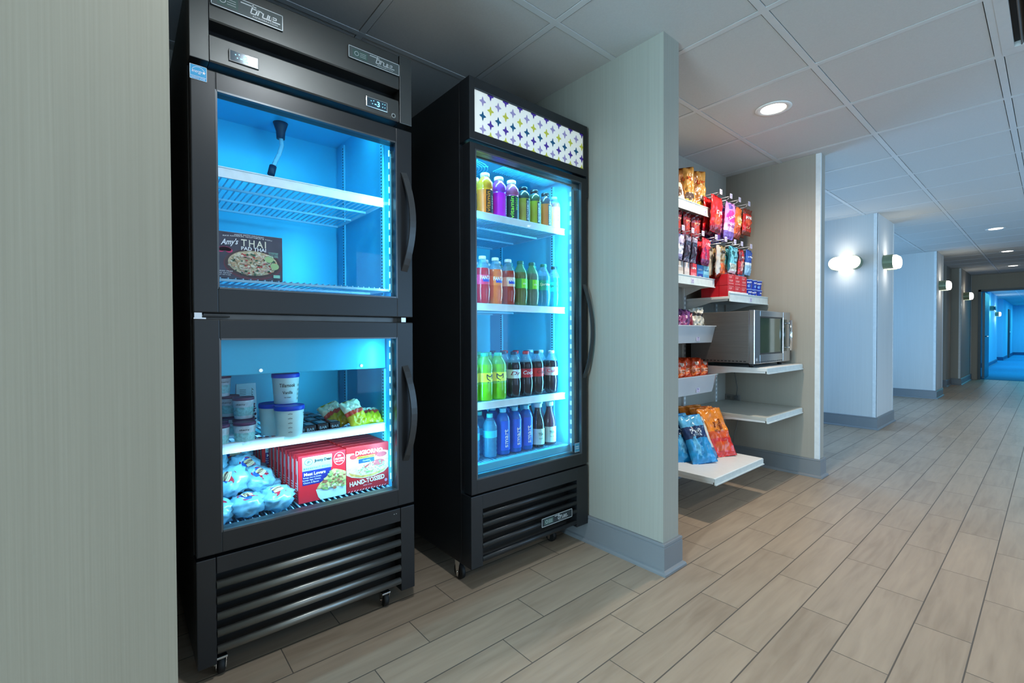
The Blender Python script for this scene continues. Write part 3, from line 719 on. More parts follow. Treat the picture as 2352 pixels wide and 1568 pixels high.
nameplate(ck, XC-.002, 1.39, 1.585, .158, .196, plate=mat('nameplate_dark', (36, 44, 48), .4))
for x in (-1.575, -2.14):
    for y in (1.052, 1.58): caster(ck, x, y, .10, .032)
SH = {1: 1.513, 2: 1.133, 3: .718, 4: .470}
for k in (1, 2, 3):
    s_ = wire_rack(ck, -2.12, -1.552, 1.056, 1.652, SH[k]-.006, .0165); shelf_strip(s_, -1.551, 1.056, 1.650, SH[k]-.030, SH[k])
wire_rack(ck, -2.12, -1.55, 1.056, 1.655, SH[4]-.004, .0165, name='floor_rack')
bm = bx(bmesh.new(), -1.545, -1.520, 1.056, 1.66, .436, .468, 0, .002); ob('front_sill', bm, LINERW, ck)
for x in (-1.64, -2.05):
    pilaster(ck, x, 1.6625, .47, 1.74, -1); pilaster(ck, x, 1.0545, .47, 1.74, 1)
# fan guard under the cabinet ceiling
bm = bmesh.new(); c = (-1.72, 1.17)
for k in range(9):
    rr = .012+.013*k; n = 28
    pts = [(c[0]+rr*math.cos(2*PI*i/n), c[1]+rr*math.sin(2*PI*i/n), 1.745) for i in range(n+1)]
    tube(bm, pts, .0018, 5)
for a in range(4): rod(bm, (c[0]-.12*math.cos(a*PI/4), c[1]-.12*math.sin(a*PI/4), 1.749), (c[0]+.12*math.cos(a*PI/4), c[1]+.12*math.sin(a*PI/4), 1.749), .002, 6)
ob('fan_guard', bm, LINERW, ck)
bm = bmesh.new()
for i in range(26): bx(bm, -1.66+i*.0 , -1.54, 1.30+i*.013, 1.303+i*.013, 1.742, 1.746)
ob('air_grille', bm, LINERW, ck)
light('lamp_light', 'AREA', (-1.515, 1.640, 1.08), 7.5, LCOL, 1.2, .014, (0, R(90), R(38)), ck)
light('lamp_light', 'AREA', (-1.56, 1.35, 1.735), 3.0, LCOL, .012, .5, (0, R(25), 0), ck)
light('lamp_light', 'AREA', (-1.52, 1.052, 1.08), 6.0, LCOL, 1.2, .012, (0, R(90), R(-38)), ck)

# ============================================================ BOTTLES
def CY(r, z0=0): return lambda u, v: (r*math.cos(u/r), r*math.sin(u/r), z0+v)
def resample(prof, R_, H):
    return [(r*R_, z*H) for r, z in prof]
SODA = [(.62, 0), (.80, .01), (.86, .03), (.90, .10), (.97, .20), (1.0, .30), (.96, .36), (.93, .40), (.93, .60), (.97, .63), (.95, .70), (.82, .78), (.60, .85), (.44, .90), (.40, .925), (.40, .94), (.46, .943), (.46, .95)]
STRA = [(.80, 0), (.95, .01), (1.0, .04), (1.0, .60), (.97, .605), (1.0, .63), (1.02, .70), (.95, .78), (.76, .85), (.58, .89), (.54, .91), (.54, .93)]
SMRT = [(.82, 0), (.95, .01), (1.0, .04), (1.0, .70), (.97, .76), (.86, .82), (.66, .87), (.45, .895), (.40, .91), (.40, .93)]
WATR = [(.75, 0), (.95, .015)]+[(1.0 if k % 2 else .93, .05+.05*k) for k in range(8)]+[(.97, .46), (.97, .62), (1.0, .66), (.97, .72), (.80, .80), (.55, .87), (.40, .90), (.38, .925)]
TEA = [(.90, 0), (1.0, .02), (1.0, .50), (.96, .56), (.80, .66), (.56, .76), (.46, .84), (.46, .90), (.52, .905), (.52, .92)]
CLR = mat('clear_plastic', (150, 215, 240), .08, coat=.4, trans=.72)
def bottle(name, loc, label, group, prof, rad, H, liq, fill, cap, lab=None, prints=None, trans=.12, rot=0, capr=.5, lab_r=1.012, clear=CLR):
    t = thing(name, loc, label, 'bottle', group, rot-.68 if rot > -.3 else rot)
    P_ = resample(prof, rad, H); 
    # split the profile at the fill height
    Q = []; 
    for i, (r, z) in enumerate(P_):
        if i and P_[i-1][1] < fill*H < z:
            r0, z0 = P_[i-1]; k = (fill*H-z0)/(z-z0); Q.append((r0+(r-r0)*k, fill*H))
        Q.append((r, z))
    bm = bmesh.new(); lathe(bm, Q, 18, mi=lambda k: 0 if (Q[k][1]+Q[k+1][1])/2 < fill*H else 1)
    LM = mat('liquid_%02x%02x%02x' % tuple(liq[:3]), liq, .16, coat=.25, var=.10, scale=60, trans=trans)
    ob('bottle_body', bm, [LM, clear], t, local=True)
    zc = P_[-1][1]; cr = rad*capr
    bm = bmesh.new(); lathe(bm, [(cr*.96, zc-H*.018), (cr, zc-H*.012), (cr, H*.985), (cr*.92, H)], 18); ob('cap', bm, mat('cap_%02x%02x%02x' % tuple(cap[:3]), cap, .4), t, local=True)
    if lab:
        z0, z1, c, a0, a1 = lab
        bm = bmesh.new(); r = rad*lab_r; n = 18
        rr = []
        for i in range(n+1):
            a = a0+(a1-a0)*i/n
            rr.append([bm.verts.new((r*math.cos(a), r*math.sin(a), z*H)) for z in (z0, z1)])
        for a, b in zip(rr, rr[1:]):
            fc = bm.faces.new((a[0], b[0], b[1], a[1])); fc.smooth = True
        l = ob('label_wrap', bm, mat('label_%02x%02x%02x' % tuple(c[:3]), c, .4), t, local=True)
        if prints:
            bm = bmesh.new(); ms = prints(bm, r+.0006, H); ob('lettering', bm, ms, l, local=True)
    return t
INK = lambda c: mat('ink_%02x%02x%02x' % tuple(c), c, .5)
def pr_vert(s, col, a=.0, side=None, band=None, h=.020, wd=.085, zc=.30, extra=None):
    def go(bm, r, H):
        ms = [INK(col)]
        if band:
            ms.append(INK(band[0])); quad(bm, band[1]*r, band[2]*r, H*band[3], H*band[4], CY(r-.0003), 1, 6)
        text(bm, s, CY(r), a*r, H*zc, h, 0, width=None if not wd else None, rot=PI/2, bold=.015)
        if extra: ms += extra(bm, r, H, len(ms))
        return ms
    return go
F0 = .0     # labels face the glass (+x)
def vert_text(s, col, ang, H_frac, length, h, band=None, more=()):
    def go(bm, r, H):
        ms = [INK(col)]
        if band: ms.append(INK(band[0])); quad(bm, band[1]*r, band[2]*r, H*band[3], H*band[4], CY(r-.0003), 1, 6)
        vs, fs, W, HH = text_geo(s, .012)
        text(bm, s, CY(r), ang*r, H*H_frac, h, 0, width=length, rot=PI/2, bold=.012)
        for (s2, c2, a2, f2, l2, h2) in more:
            ms.append(INK(c2)); text(bm, s2, CY(r), a2*r, H*f2, h2, len(ms)-1, width=l2, rot=PI/2)
        return ms
    return go
def flat_text(s, col, ang, zf, h, width=None, bold=.02, shear=0, blob=None, more=()):
    def go(bm, r, H):
        ms = [INK(col)]
        if blob:
            c, z0, z1, a0, a1 = blob; ms.append(INK(c)); quad(bm, a0*r, a1*r, H*z0, H*z1, CY(r-.0003), 1, 8)
        text(bm, s, CY(r), ang*r, H*zf, h, 0, width=width, bold=bold, shear=shear)
        for (s2, c2, a2, f2, w2, h2) in more:
            ms.append(INK(c2)); text(bm, s2, CY(r), a2*r, H*f2, h2, len(ms)-1, width=w2, bold=.01)
        return ms
    return go
ORD = ['front row', 'second row', 'third row']
W_ = (238, 240, 240)
def columns(shelf, specs, pitchx=.076, x0=-1.592, rows=3):
    for (nm, y, desc, make) in specs:
        lab0 = '%s, %s cooler shelf, %s' % (desc, shelf[1], ORD[0])
        p = make(nm, (x0, y, SH[shelf[0]]+.0005), lab0, 'drinks on the %s shelf of the cooler' % shelf[1])
        for k in range(1, rows):
            dup(p, (x0-pitchx*k, y+random.uniform(-.002, .002), SH[shelf[0]]+.0005), p.rotation_euler.z, '%s, %s cooler shelf, %s' % (desc, shelf[1], ORD[k]))
random.seed(4)
VW = (.00, .585)
def vw(liq, labc, txt, tint, rot, **k):
    return lambda nm, loc, lb, g: bottle(nm, loc, lb, g, STRA, .0345, .180, liq, .80, W_, (.03, .585, labc, -PI, PI), txt, rot=rot, capr=.60, trans=.12, clear=mat('tint_%02x%02x%02x' % tuple(tint), tint, .1, coat=.6, trans=.35))
vspec = [
 ('vitamin_drink_bottle', 1.203, 'amber vitamin drink bottle with an orange and black label', vw((246, 150, 30), (255, 110, 10), vert_text('vitamin', (255, 150, 30), .15, .30, .088, .017, band=((20, 16, 14), -.15, 1.5, .04, .575), more=[('water', (235, 230, 220), .75, .30, .06, .010)]), (244, 180, 70), -.35)),
 ('vitamin_drink_bottle', 1.279, 'violet vitamin drink bottle with a bright magenta label', vw((150, 60, 190), (214, 24, 226), vert_text('vitamin', (240, 235, 250), 1.0, .30, .08, .008, band=((70, 20, 110), .9, 1.6, .04, .575)), (150, 70, 200), -.55)),
 ('vitamin_drink_bottle', 1.352, 'pink vitamin drink bottle with lime lettering on a dark label', vw((190, 90, 130), (10, 48, 60), vert_text('vitamin', (150, 240, 70), -.25, .30, .098, .017, more=[('water', (130, 225, 80), .35, .40, .06, .014)]), (190, 110, 150), -.35)),
]
columns((1, 'top'), vspec)
def ba(liq, labc, cap=(18, 26, 34), rot=-.45, H=.166):
    return lambda nm, loc, lb, g: bottle(nm, loc, lb, g, STRA, .0315, H, liq, .86, cap, (.03, .66, labc, -PI, PI), vert_text('BODYARMOR', (220, 235, 240), .42, .34, .088, .0105, band=((24, 52, 72), .15, .9, .04, .64)), rot=rot, capr=.62, trans=.08, clear=mat('tint_dark', (50, 90, 110), .1, coat=.6, trans=.3))
columns((1, 'top'), [
 ('sports_drink_bottle', 1.424, 'black-capped sports drink bottle, dull olive label', ba((60, 74, 70), (168, 158, 60))),
 ('sports_drink_bottle', 1.494, 'black-capped sports drink bottle, yellow-green label', ba((64, 84, 62), (160, 166, 30))),
 ('sports_drink_bottle', 1.566, 'black-capped sports drink bottle, orange label', ba((74, 78, 92), (222, 120, 60))),
 ('sports_drink_bottle', 1.628, 'clear-capped slim drink bottle with a white printed label', lambda nm, loc, lb, g: bottle(nm, loc, lb, g, STRA, .0285, .160, (170, 130, 140), .8, (190, 215, 228), (.03, .68, (226, 236, 240), -PI, PI), vert_text('BODY', (90, 120, 140), .2, .4, .05, .008), rot=-.3, trans=.12)),
])
def fan(liq, labc, rot=0.12):
    return lambda nm, loc, lb, g: bottle(nm, loc, lb, g, SODA, .0345, .205, liq, .74, W_, (.40, .60, labc, -PI, PI), flat_text('FANTA', W_, .45, .54, .016, .052, blob=((24, 60, 190), .455, .525, .0, 1.0)), rot=rot, capr=.46, lab_r=.945, trans=.10)
def sev(rot=.1, liq=(120, 130, 70)):
    return lambda nm, loc, lb, g: bottle(nm, loc, lb, g, SODA, .0345, .205, liq, .74, (30, 120, 110), (.38, .60, (60, 170, 70), -PI, PI), flat_text('ale', (230, 240, 200), .45, .49, .010, blob=((140, 225, 50), .39, .59, .05, 1.3)), rot=rot, capr=.46, lab_r=.945, trans=.3, clear=mat('tint_green', (120, 200, 150), .08, coat=.6, trans=.5))
columns((2, 'second'), [
 ('soda_bottle', 1.187, 'crimson soda bottle with a pink label, beside the hinge edge', fan((205, 6, 40), (236, 40, 96))),
 ('soda_bottle', 1.257, 'bright orange soda bottle with a white cap', fan((255, 104, 0), (255, 120, 8))),
 ('soda_bottle', 1.330, 'brick-red soda bottle with a white and orange label', fan((176, 44, 18), (240, 190, 160))),
 ('soda_bottle', 1.404, 'olive soda bottle with a leaf-green round label', sev()),
 ('soda_bottle', 1.476, 'grey-green soda bottle with a leaf-green round label', sev(.0, (110, 140, 120))),
 ('soda_bottle', 1.552, 'clear lemon-lime soda bottle with a teal label and white script', lambda nm, loc, lb, g: bottle(nm, loc, lb, g, SODA, .0345, .205, (60, 170, 200), .72, (20, 140, 130), (.38, .62, (0, 175, 165), -PI, PI), flat_text('Sprite', W_, .25, .51, .017, .055, shear=.3), rot=-.1, capr=.46, lab_r=.945, trans=.4)),
 ('soda_bottle', 1.625, 'lemon-lime soda bottle with dark script on teal label', lambda nm, loc, lb, g: bottle(nm, loc, lb, g, SODA, .0315, .200, (40, 190, 200), .72, (14, 60, 70), (.38, .62, (10, 200, 180), -PI, PI), flat_text('Sprite', (10, 70, 80), .0, .51, .015, .05, shear=.3), rot=-.1, capr=.48, lab_r=.945, trans=.4)),
])
def fox(bm, r, H):      # angular fox-like emblem
    ms = [INK((14, 20, 10))]; f = CY(r); s = .028; cu, cv = .35*r, H*.49
    pts = [[(-.5, .5), (-.1, .15)], [(-.1, .15), (.25, .15)], [(.25, .15), (.55, .5)], [(-.5, .5), (-.45, -.15)], [(.55, .5), (.55, -.1)], [(-.45, -.15), (.1, -.5)], [(.55, -.1), (-.35, -.75)]]
    for a, b in pts: line(bm, (cu+a[0]*s, cv+a[1]*s), (cu+b[0]*s, cv+b[1]*s), .0045, f)
    text(bm, 'KICK', f, -.55*r, H*.49, .004, 0, rot=PI/2, width=.026)
    return ms
def mdb(rot=.1): return lambda nm, loc, lb, g: bottle(nm, loc, lb, g, STRA, .037, .204, (120, 205, 30), .76, (40, 190, 165), (.40, .59, (238, 244, 40), -PI, PI), fox, rot=rot, capr=.46, trans=.15, clear=mat('tint_lime', (120, 215, 120), .08, coat=.6, trans=.4))
def cola(labc, tx, tcol, cap, rot=.1, w=.05, bl=None, sh=.3):
    return lambda nm, loc, lb, g: bottle(nm, loc, lb, g, SODA, .0345, .206, (14, 16, 30), .76, cap, (.42, .62, labc, -PI, PI), flat_text(tx, tcol, .3, .53, .017, w, shear=sh, bold=.012, blob=bl), rot=rot, capr=.44, lab_r=.945, trans=.04)
columns((3, 'third'), [
 ('soda_bottle', 1.118, 'lime-yellow soda bottle, half hidden by the hinge edge', mdb(.1)),
 ('soda_bottle', 1.195, 'lime-yellow soda bottle turned a little sideways', mdb(.35)),
 ('soda_bottle', 1.270, 'lime-yellow soda bottle with a teal cap and black fox-like emblem', mdb(-.1)),
 ('soda_bottle', 1.362, 'dark cola bottle with a silver-white label', cola((214, 232, 236), 'Dr', (150, 30, 60), (20, 50, 90), 0)),
 ('soda_bottle', 1.436, 'dark cola bottle with a red label and red cap', cola((190, 22, 40), 'Coca', W_, (214, 30, 44), .05)),
 ('soda_bottle', 1.507, 'dark cola bottle with a plain red label and dark cap', cola((214, 16, 34), 'Cola', (120, 6, 16), (20, 30, 60), .4)),
 ('soda_bottle', 1.604, 'dark cola bottle with a silver label and red lettering', cola((205, 222, 228), 'Coke', (214, 24, 60), (190, 226, 236), -.15, .06, sh=0)),
])
def wat(rot=0): return lambda nm, loc, lb, g: bottle(nm, loc, lb, g, WATR, .0325, .188, (90, 185, 225), .84, (90, 225, 225), (.46, .62, (60, 205, 235), -PI, PI), None, rot=rot, capr=.42, lab_r=.985, trans=.5)
def smr(rot=0): return lambda nm, loc, lb, g: bottle(nm, loc, lb, g, SMRT, .0315, .203, (40, 120, 215), .90, (120, 210, 240), (.10, .74, (30, 100, 220), -.2, 2.0), vert_text('smart', W_, .62, .36, .080, .019), rot=rot, capr=.46, lab_r=1.008, trans=.3)
def tea(liq, rot, lc): return lambda nm, loc, lb, g: bottle(nm, loc, lb, g, TEA, .0315, .206, liq, .88, (190, 225, 232), (.06, .42, lc, -1.4, 1.2), flat_text('TEA', (40, 90, 80), .1, .30, .012, .028, more=[('leaf', (70, 120, 100), .1, .20, .02, .006)]), rot=rot, capr=.62, trans=.06)
columns((4, 'bottom'), [
 ('water_bottle', 1.130, 'ribbed clear water bottle beside the hinge edge', wat(.3)),
 ('water_bottle', 1.223, 'ribbed clear water bottle with a pale blue label', wat()),
 ('water_bottle', 1.297, 'tall slim blue water bottle next to the ribbed ones', smr(-.1)),
 ('water_bottle', 1.366, 'tall slim blue water bottle, the middle one of three', smr(-.05)),
 ('water_bottle', 1.436, 'tall slim blue water bottle beside the dark tea', smr(-.15)),
 ('tea_bottle', 1.512, 'glass tea bottle with near-black tea', tea((24, 30, 44), .35, (190, 225, 215))),
 ('tea_bottle', 1.590, 'glass tea bottle with reddish-brown tea nearest the door edge', tea((80, 50, 70), .25, (200, 226, 220))),
])
#==PART3==
# ============================================================ FREEZER CONTENTS
RED = mat('carton_red', (226, 30, 46), .45, var=.04); REDD = mat('carton_deep_red', (196, 26, 34), .45, var=.05)
def ctn(name, x, y0, w_, z0, h, t, label, cat, group, m, rotz=0):
    """carton standing on edge, its print looks along +x ; origin at the front lower left corner"""
    return thing(name, (x, y0, z0), label, cat, group, rotz), box(-t, 0, 0, w_, 0, h, bev=.0012)
MEAT = mat('bowl_food', (206, 186, 120), .6, var=.45, scale=90); FOODG = mat('garnish_green', (150, 178, 100), .6, var=.4, scale=80)
BOWL = mat('bowl_white', (205, 226, 234), .4); NAV = mat('carton_navy', (28, 40, 128), .45); SKYB = mat('carton_sky', (170, 214, 228), .5)
def scatter(bm, n, cu, cv, ru, rv, s, fn, mis, seed=1, cond=None):
    rnd = random.Random(seed); k = 0
    while k < n:
        a = rnd.uniform(0, 2*PI); q = math.sqrt(rnd.random()); u, v = cu+ru*q*math.cos(a), cv+rv*q*math.sin(a); k += 1
        if cond and not cond(u, v): continue
        ss = s*rnd.uniform(.6, 1.3); m = rnd.randint(4, 6); a0 = rnd.uniform(0, 6); off = .00003*k
        poly(bm, [(u+ss*rnd.uniform(.7, 1.2)*math.cos(a0+2*PI*i/m), v+ss*rnd.uniform(.5, .9)*math.sin(a0+2*PI*i/m)) for i in range(m)], lambda a_, b_, o_=off: (fn(a_, b_)[0]+o_, fn(a_, b_)[1], fn(a_, b_)[2]), rnd.choice(mis))
def bowl_carton(root_loc, label):
    t, b = ctn('breakfast_bowl_box', root_loc[0], root_loc[1], .166, root_loc[2], .166, .042, label, 'box', 'red breakfast bowl boxes', RED)
    w_, h = .166, .166
    ob('carton', b, RED, t, local=True)
    bm = bmesh.new(); f = FX(.0006)
    quad(bm, .013, .115, .112, .160, f, 0); quad(bm, .013, .112, .062, .112, f, 1)
    f2 = FX(.0010); ell(bm, .034, .1425, .014, .0115, f2, 2); ell(bm, .034, .1425, .0125, .0100, FX(.0012), 0)
    ell(bm, .142, .137, .0205, .0235, f2, 3); ell(bm, .142, .137, .0190, .0220, FX(.0012), 4)
    # bowl and food at lower right
    pts = [(.166, .0005), (.075, .0005), (.066, .012), (.058, .040), (.166, .040)]
    poly(bm, pts, f2, 5)
    ell(bm, .118, .045, .058, .034, FX(.0013), 6, 26, 0, 2*PI) if False else None
    poly(bm, [(.060, .042), (.166, .034), (.166, .086), (.150, .094), (.135, .100), (.120, .104), (.105, .090), (.090, .074), (.072, .060)], FX(.0014), 6)
    ob('front_print', bm, [SKYB, NAV, BLKINK, WHTINK, RED, BOWL, MEAT], t, local=True)
    bm = bmesh.new(); scatter(bm, 150, .120, .062, .048, .036, .0065, FX(.0016), [0, 1, 2, 3], 5, lambda u, v: u < .160 and v > .034 and v < .112 and u > .064+(v-.045)*.9)
    ob('food_print', bm, [MEAT, FOODG, mat('food_brown', (170, 96, 74), .6), mat('food_cream', (232, 222, 184), .6)], t, local=True)
    bm = bmesh.new(); f = FX(.0016)
    text(bm, 'JD', f, .034, .1425, .010, 1, bold=.03); text(bm, 'Jimmy Dean', f, .083, .1430, .0135, 1, width=.060, bold=.04)
    text(bm, 'BREAKFAST BOWL', f, .064, .1200, .0065, 1, width=.092, space=1.2); text(bm, 'Meat Lovers', f, .055, .1000, .0115, 0, width=.074, bold=.03)
    for k, s in enumerate(('Sausage, Ham & Chicken', 'Sausage, Eggs, Cheese,', 'Cheese & Bacon')): text(bm, s, f, .046-.004*k*.5, .0875-.0085*k, .0058, 0, width=.062-.010*(k == 2))
    text(bm, '23g', f, .142, .1475, .0085, 0, bold=.03); text(bm, 'PROTEIN', f, .142, .1365, .0075, 0, width=.032, bold=.03); text(bm, 'PER BOWL', f, .142, .1275, .0050, 0, width=.028)
    ob('lettering', bm, [WHTINK, BLKINK], t, local=True)
    bm = bmesh.new(); side = lambda u, v: (-u, -.0005, v)
    quad(bm, .006, .015, .045, .150, side, 0); quad(bm, .022, .026, .10, .155, side, 0)
    for k in range(7): quad(bm, .018, .036, .012+.009*k, .015+.009*k, side, 0)
    ob('side_print', bm, [WHTINK], t, local=True)
    return t
p = bowl_carton((-1.700, .4655, .4115), 'red breakfast bowl box standing at the very front beside the pizza boxes')
NUM = 'second third fourth fifth sixth seventh eighth ninth tenth'.split()
for k in range(7): dup(p, (-1.700-.0445*(k+1), .4655-.0022*(k+1), .4115), 0, 'red breakfast bowl box, %s from the front in its row' % NUM[k])
for k in range(3): dup(p, (-2.075-.0445*k, .430-.002*k, .4125), 0, 'red breakfast bowl box at the back of the freezer, %s of the shifted rear boxes' % ('first', 'second', 'third')[k])
PIZ = mat('pizza_cheese', (232, 222, 190), .6, var=.2, scale=120); CRU = mat('pizza_crust', (222, 160, 84), .6, var=.25, scale=60); PEP = mat('pepperoni', (200, 62, 66), .5, var=.2, scale=90)
t, b = ctn('pizza_box', -1.700, .6335, .168, .4115, .170, .038, 'dark red personal pizza box at the very front, by the door edge', 'box', 'red pizza boxes', REDD)
ob('carton', b, REDD, t, local=True)
bm = bmesh.new()
poly(bm, [(.168*u, .170*v) for u, v in ((.0, .86), (.0, .40), (.12, .33), (.35, .27), (.62, .27), (.88, .33), (.985, .42), (.985, .80), (.80, .84), (.66, .70), (.3, .72), (.16, .86))], FX(.0006), 0)
poly(bm, [(.168*u, .170*v) for u, v in ((.04, .46), (.10, .36), (.34, .285), (.60, .285), (.86, .345), (.96, .44), (.88, .40), (.6, .335), (.34, .335), (.13, .41))], FX(.0012), 1)
poly(bm, [(.168*u, .170*v) for u, v in ((.02, .62), (.10, .70), (.34, .66), (.40, .58), (.2, .50), (.05, .52))], FX(.0010), 5)
for u, v, a, b_ in ((.82, .74, .13, .060), (.74, .57, .155, .070), (.16, .78, .09, .055)): ell(bm, .168*u, .170*v, .168*a, .170*b_, FX(.0014), 2)
poly(bm, [(.168*u, .170*v) for u, v in ((.40, .52), (.56, .60), (.55, .56), (.42, .48))], FX(.0015), 2)
quad(bm, .040, .112, .121, .130, FX(.0016), 3); quad(bm, .046, .108, .104, .120, FX(.0016), 4)
ob('front_print', bm, [PIZ, CRU, PEP, mat('ink_yellow', (240, 222, 70), .5), mat('ink_blue', (24, 72, 190), .5), mat('pizza_white', (228, 236, 236), .6, var=.1)], t, local=True)
bm = bmesh.new(); scatter(bm, 60, .090, .080, .070, .028, .0042, FX(.00125), [0, 1], 7); ob('topping_print', bm, [mat('ham_pink', (214, 140, 110), .6), FOODG], t, local=True)
bm = bmesh.new(); f = FX(.0022)
text(bm, 'DIGIORNO', f, .088, .1435, .0165, 0, width=.108, bold=.035, arc=.001); text(bm, 'PERSONAL SIZE', f, .076, .1255, .0055, 1, width=.060, bold=.02); text(bm, 'CLASSIC', f, .077, .1125, .0055, 0, width=.03)
text(bm, 'HAND-TOSSED', f, .080, .0345, .018, 0, width=.138, bold=.025, rot=.05); text(bm, 'style crust', f, .080, .0185, .0045, 0, width=.034); ell(bm, .155, .022, .006, .006, f, 2)
for k in range(14): line(bm, (.006+.011*k, .0025), (.011+.011*k, .0060), .0018, f, 0)
line(bm, (-.0, .1455), (.012, .1455), .001, f); 
ob('lettering', bm, [WHTINK, BLKINK, mat('ink_pink', (230, 150, 170), .5)], t, local=True)
p = t
for k in range(8): dup(p, (-1.700-.0400*(k+1), .6335-.0012*(k+1), .4115), 0, 'dark red personal pizza box, %s from the front in its row' % NUM[k])
# dark noodle dinner carton alone on the upper floor rack
t = thing('frozen_dinner_box', (-1.700, .196, 1.1835), 'dark frozen noodle dinner box standing alone in the upper compartment', 'box')
W, Hh = .226, .148
ob('carton', box(-.04, 0, 0, W, 0, Hh, bev=.0012), mat('carton_slate', (62, 58, 74), .45, var=.35, scale=18), t, local=True)
bm = bmesh.new(); cu, cv = .138, .052
ell(bm, cu, cv-.003, .084, .050, FX(.0006), 0, 32); ell(bm, cu, cv, .081, .046, FX(.0010), 1, 32); ell(bm, cu, cv+.002, .072, .040, FX(.0013), 2, 32)
for k in range(6): 
    a = PI*(.1+.16*k); ell(bm, .058+.012*math.cos(a), .086+.008*math.sin(a), .010, .007, FX(.0014), 3, 12)
ob('front_print', bm, [mat('bowl_maroon', (104, 34, 52), .4), mat('bowl_shadow_brown', (70, 44, 44), .5), mat('noodles', (214, 196, 156), .6, var=.25, scale=140), mat('flower_pink', (226, 40, 110), .5)], t, local=True)
bm = bmesh.new(); rnd = random.Random(3)
scatter(bm, 190, cu, cv, .070, .038, .0050, FX(.0016), [0, 1, 2, 3, 0, 1], 9)
ell(bm, cu+.004, cv+.004, .013, .008, FX(.0090), 3, 12) if False else None
for k in range(26):
    u, v = cu+rnd.uniform(-.055, .055), cv+rnd.uniform(-.026, .026); r0 = rnd.uniform(.006, .014); a0 = rnd.uniform(0, 6)
    for j in range(6):
        a, b_ = a0+j*.45, a0+(j+1)*.45; line(bm, (u+r0*math.cos(a), v+r0*.6*math.sin(a)), (u+r0*math.cos(b_), v+r0*.6*math.sin(b_)), .0022, FX(.0070+.00002*k), 1 if k % 3 else 4)
for u, v in ((.045, .018), (.062, -.004)): ell(bm, cu+u, cv+v, .013, .011, FX(.0074), 5, 14)
ob('food_print', bm, [mat('noodle_tan', (206, 170, 130), .6), mat('noodle_cream', (236, 226, 200), .6), mat('pepper_red', (190, 60, 50), .6), mat('herb_green', (40, 92, 62), .6), mat('noodle_pink', (214, 170, 160), .6), mat('lime_slice', (176, 206, 140), .6)], t, local=True)
bm = bmesh.new(); f = FX(.0080)
text(bm, "Amy's", f, .070, .113, .024, 0, width=.050, bold=.02, shear=.5, rot=.12); text(bm, 'THAI', f, .138, .1165, .022, 1, width=.072, bold=.01, space=1.3); text(bm, 'PAD THAI', f, .138, .0985, .0115, 0, width=.072, bold=.02)
text(bm, 'MADE WITH ORGANIC', f, .126, .139, .0045, 0, width=.085, arc=.002); text(bm, 'RICE NOODLES, VEGETABLES & TOFU', f, .122, .1325, .0042, 0, width=.140, arc=.003)
text(bm, 'GLUTEN FREE', f, .196, .089, .004, 2, width=.028); text(bm, 'DAIRY FREE', f, .196, .083, .004, 2, width=.028)
quad(bm, .181, .211, .0785, .0795, f, 2); quad(bm, .181, .211, .0925, .0935, f, 2)
for k, s in enumerate(('BAKED FREE', 'NO GMOs', 'NET WT 9 OZ')): text(bm, s, f, .055, .022-.006*k, .0035, 0, width=.046-.006*k)
quad(bm, .196, .216, .010, .020, FX(.0070), 2)
ob('lettering', bm, [WHTINK, mat('ink_cream', (240, 232, 208), .5), mat('ink_mint', (150, 215, 190), .5)], t, local=True)

# ---- wrapped breakfast sandwiches heaped at the left
WRAP = mat('wrapper_film', (120, 180, 205), .25, coat=.5, var=.38, scale=22, bump=.6)
def blob(bm, rx, ry, rz, amp, seed, nu=26, nv=14, mi=0, top_mi=None):
    off = Vector((seed*3.7, seed*1.3, seed*2.1)); rows = []
    for j in range(nv+1):
        ph = -PI/2+PI*j/nv; row = []
        for i in range(nu):
            a = 2*PI*i/nu
            cx, cy, cz = math.cos(ph)**.55*math.cos(a) if math.cos(ph) > 0 else 0, math.cos(ph)**.55*math.sin(a) if math.cos(ph) > 0 else 0, math.copysign(abs(math.sin(ph))**.8, math.sin(ph))
            n = noise.noise(Vector((cx, cy, cz))*3.2+off)+.5*noise.noise(Vector((cx, cy, cz))*8+off)
            s = 1+amp*n; row.append(bm.verts.new((rx*cx*s, ry*cy*s, rz*cz*(1+amp*.6*n))))
        rows.append(row)
    for j in range(nv):
        for i in range(nu):
            try: f = bm.faces.new((rows[j][i], rows[j][(i+1) % nu], rows[j+1][(i+1) % nu], rows[j+1][i]))
            except ValueError: continue
            f.smooth = True; f.material_index = mi
    bmesh.ops.remove_doubles(bm, verts=bm.verts, dist=1e-5)
    return bm
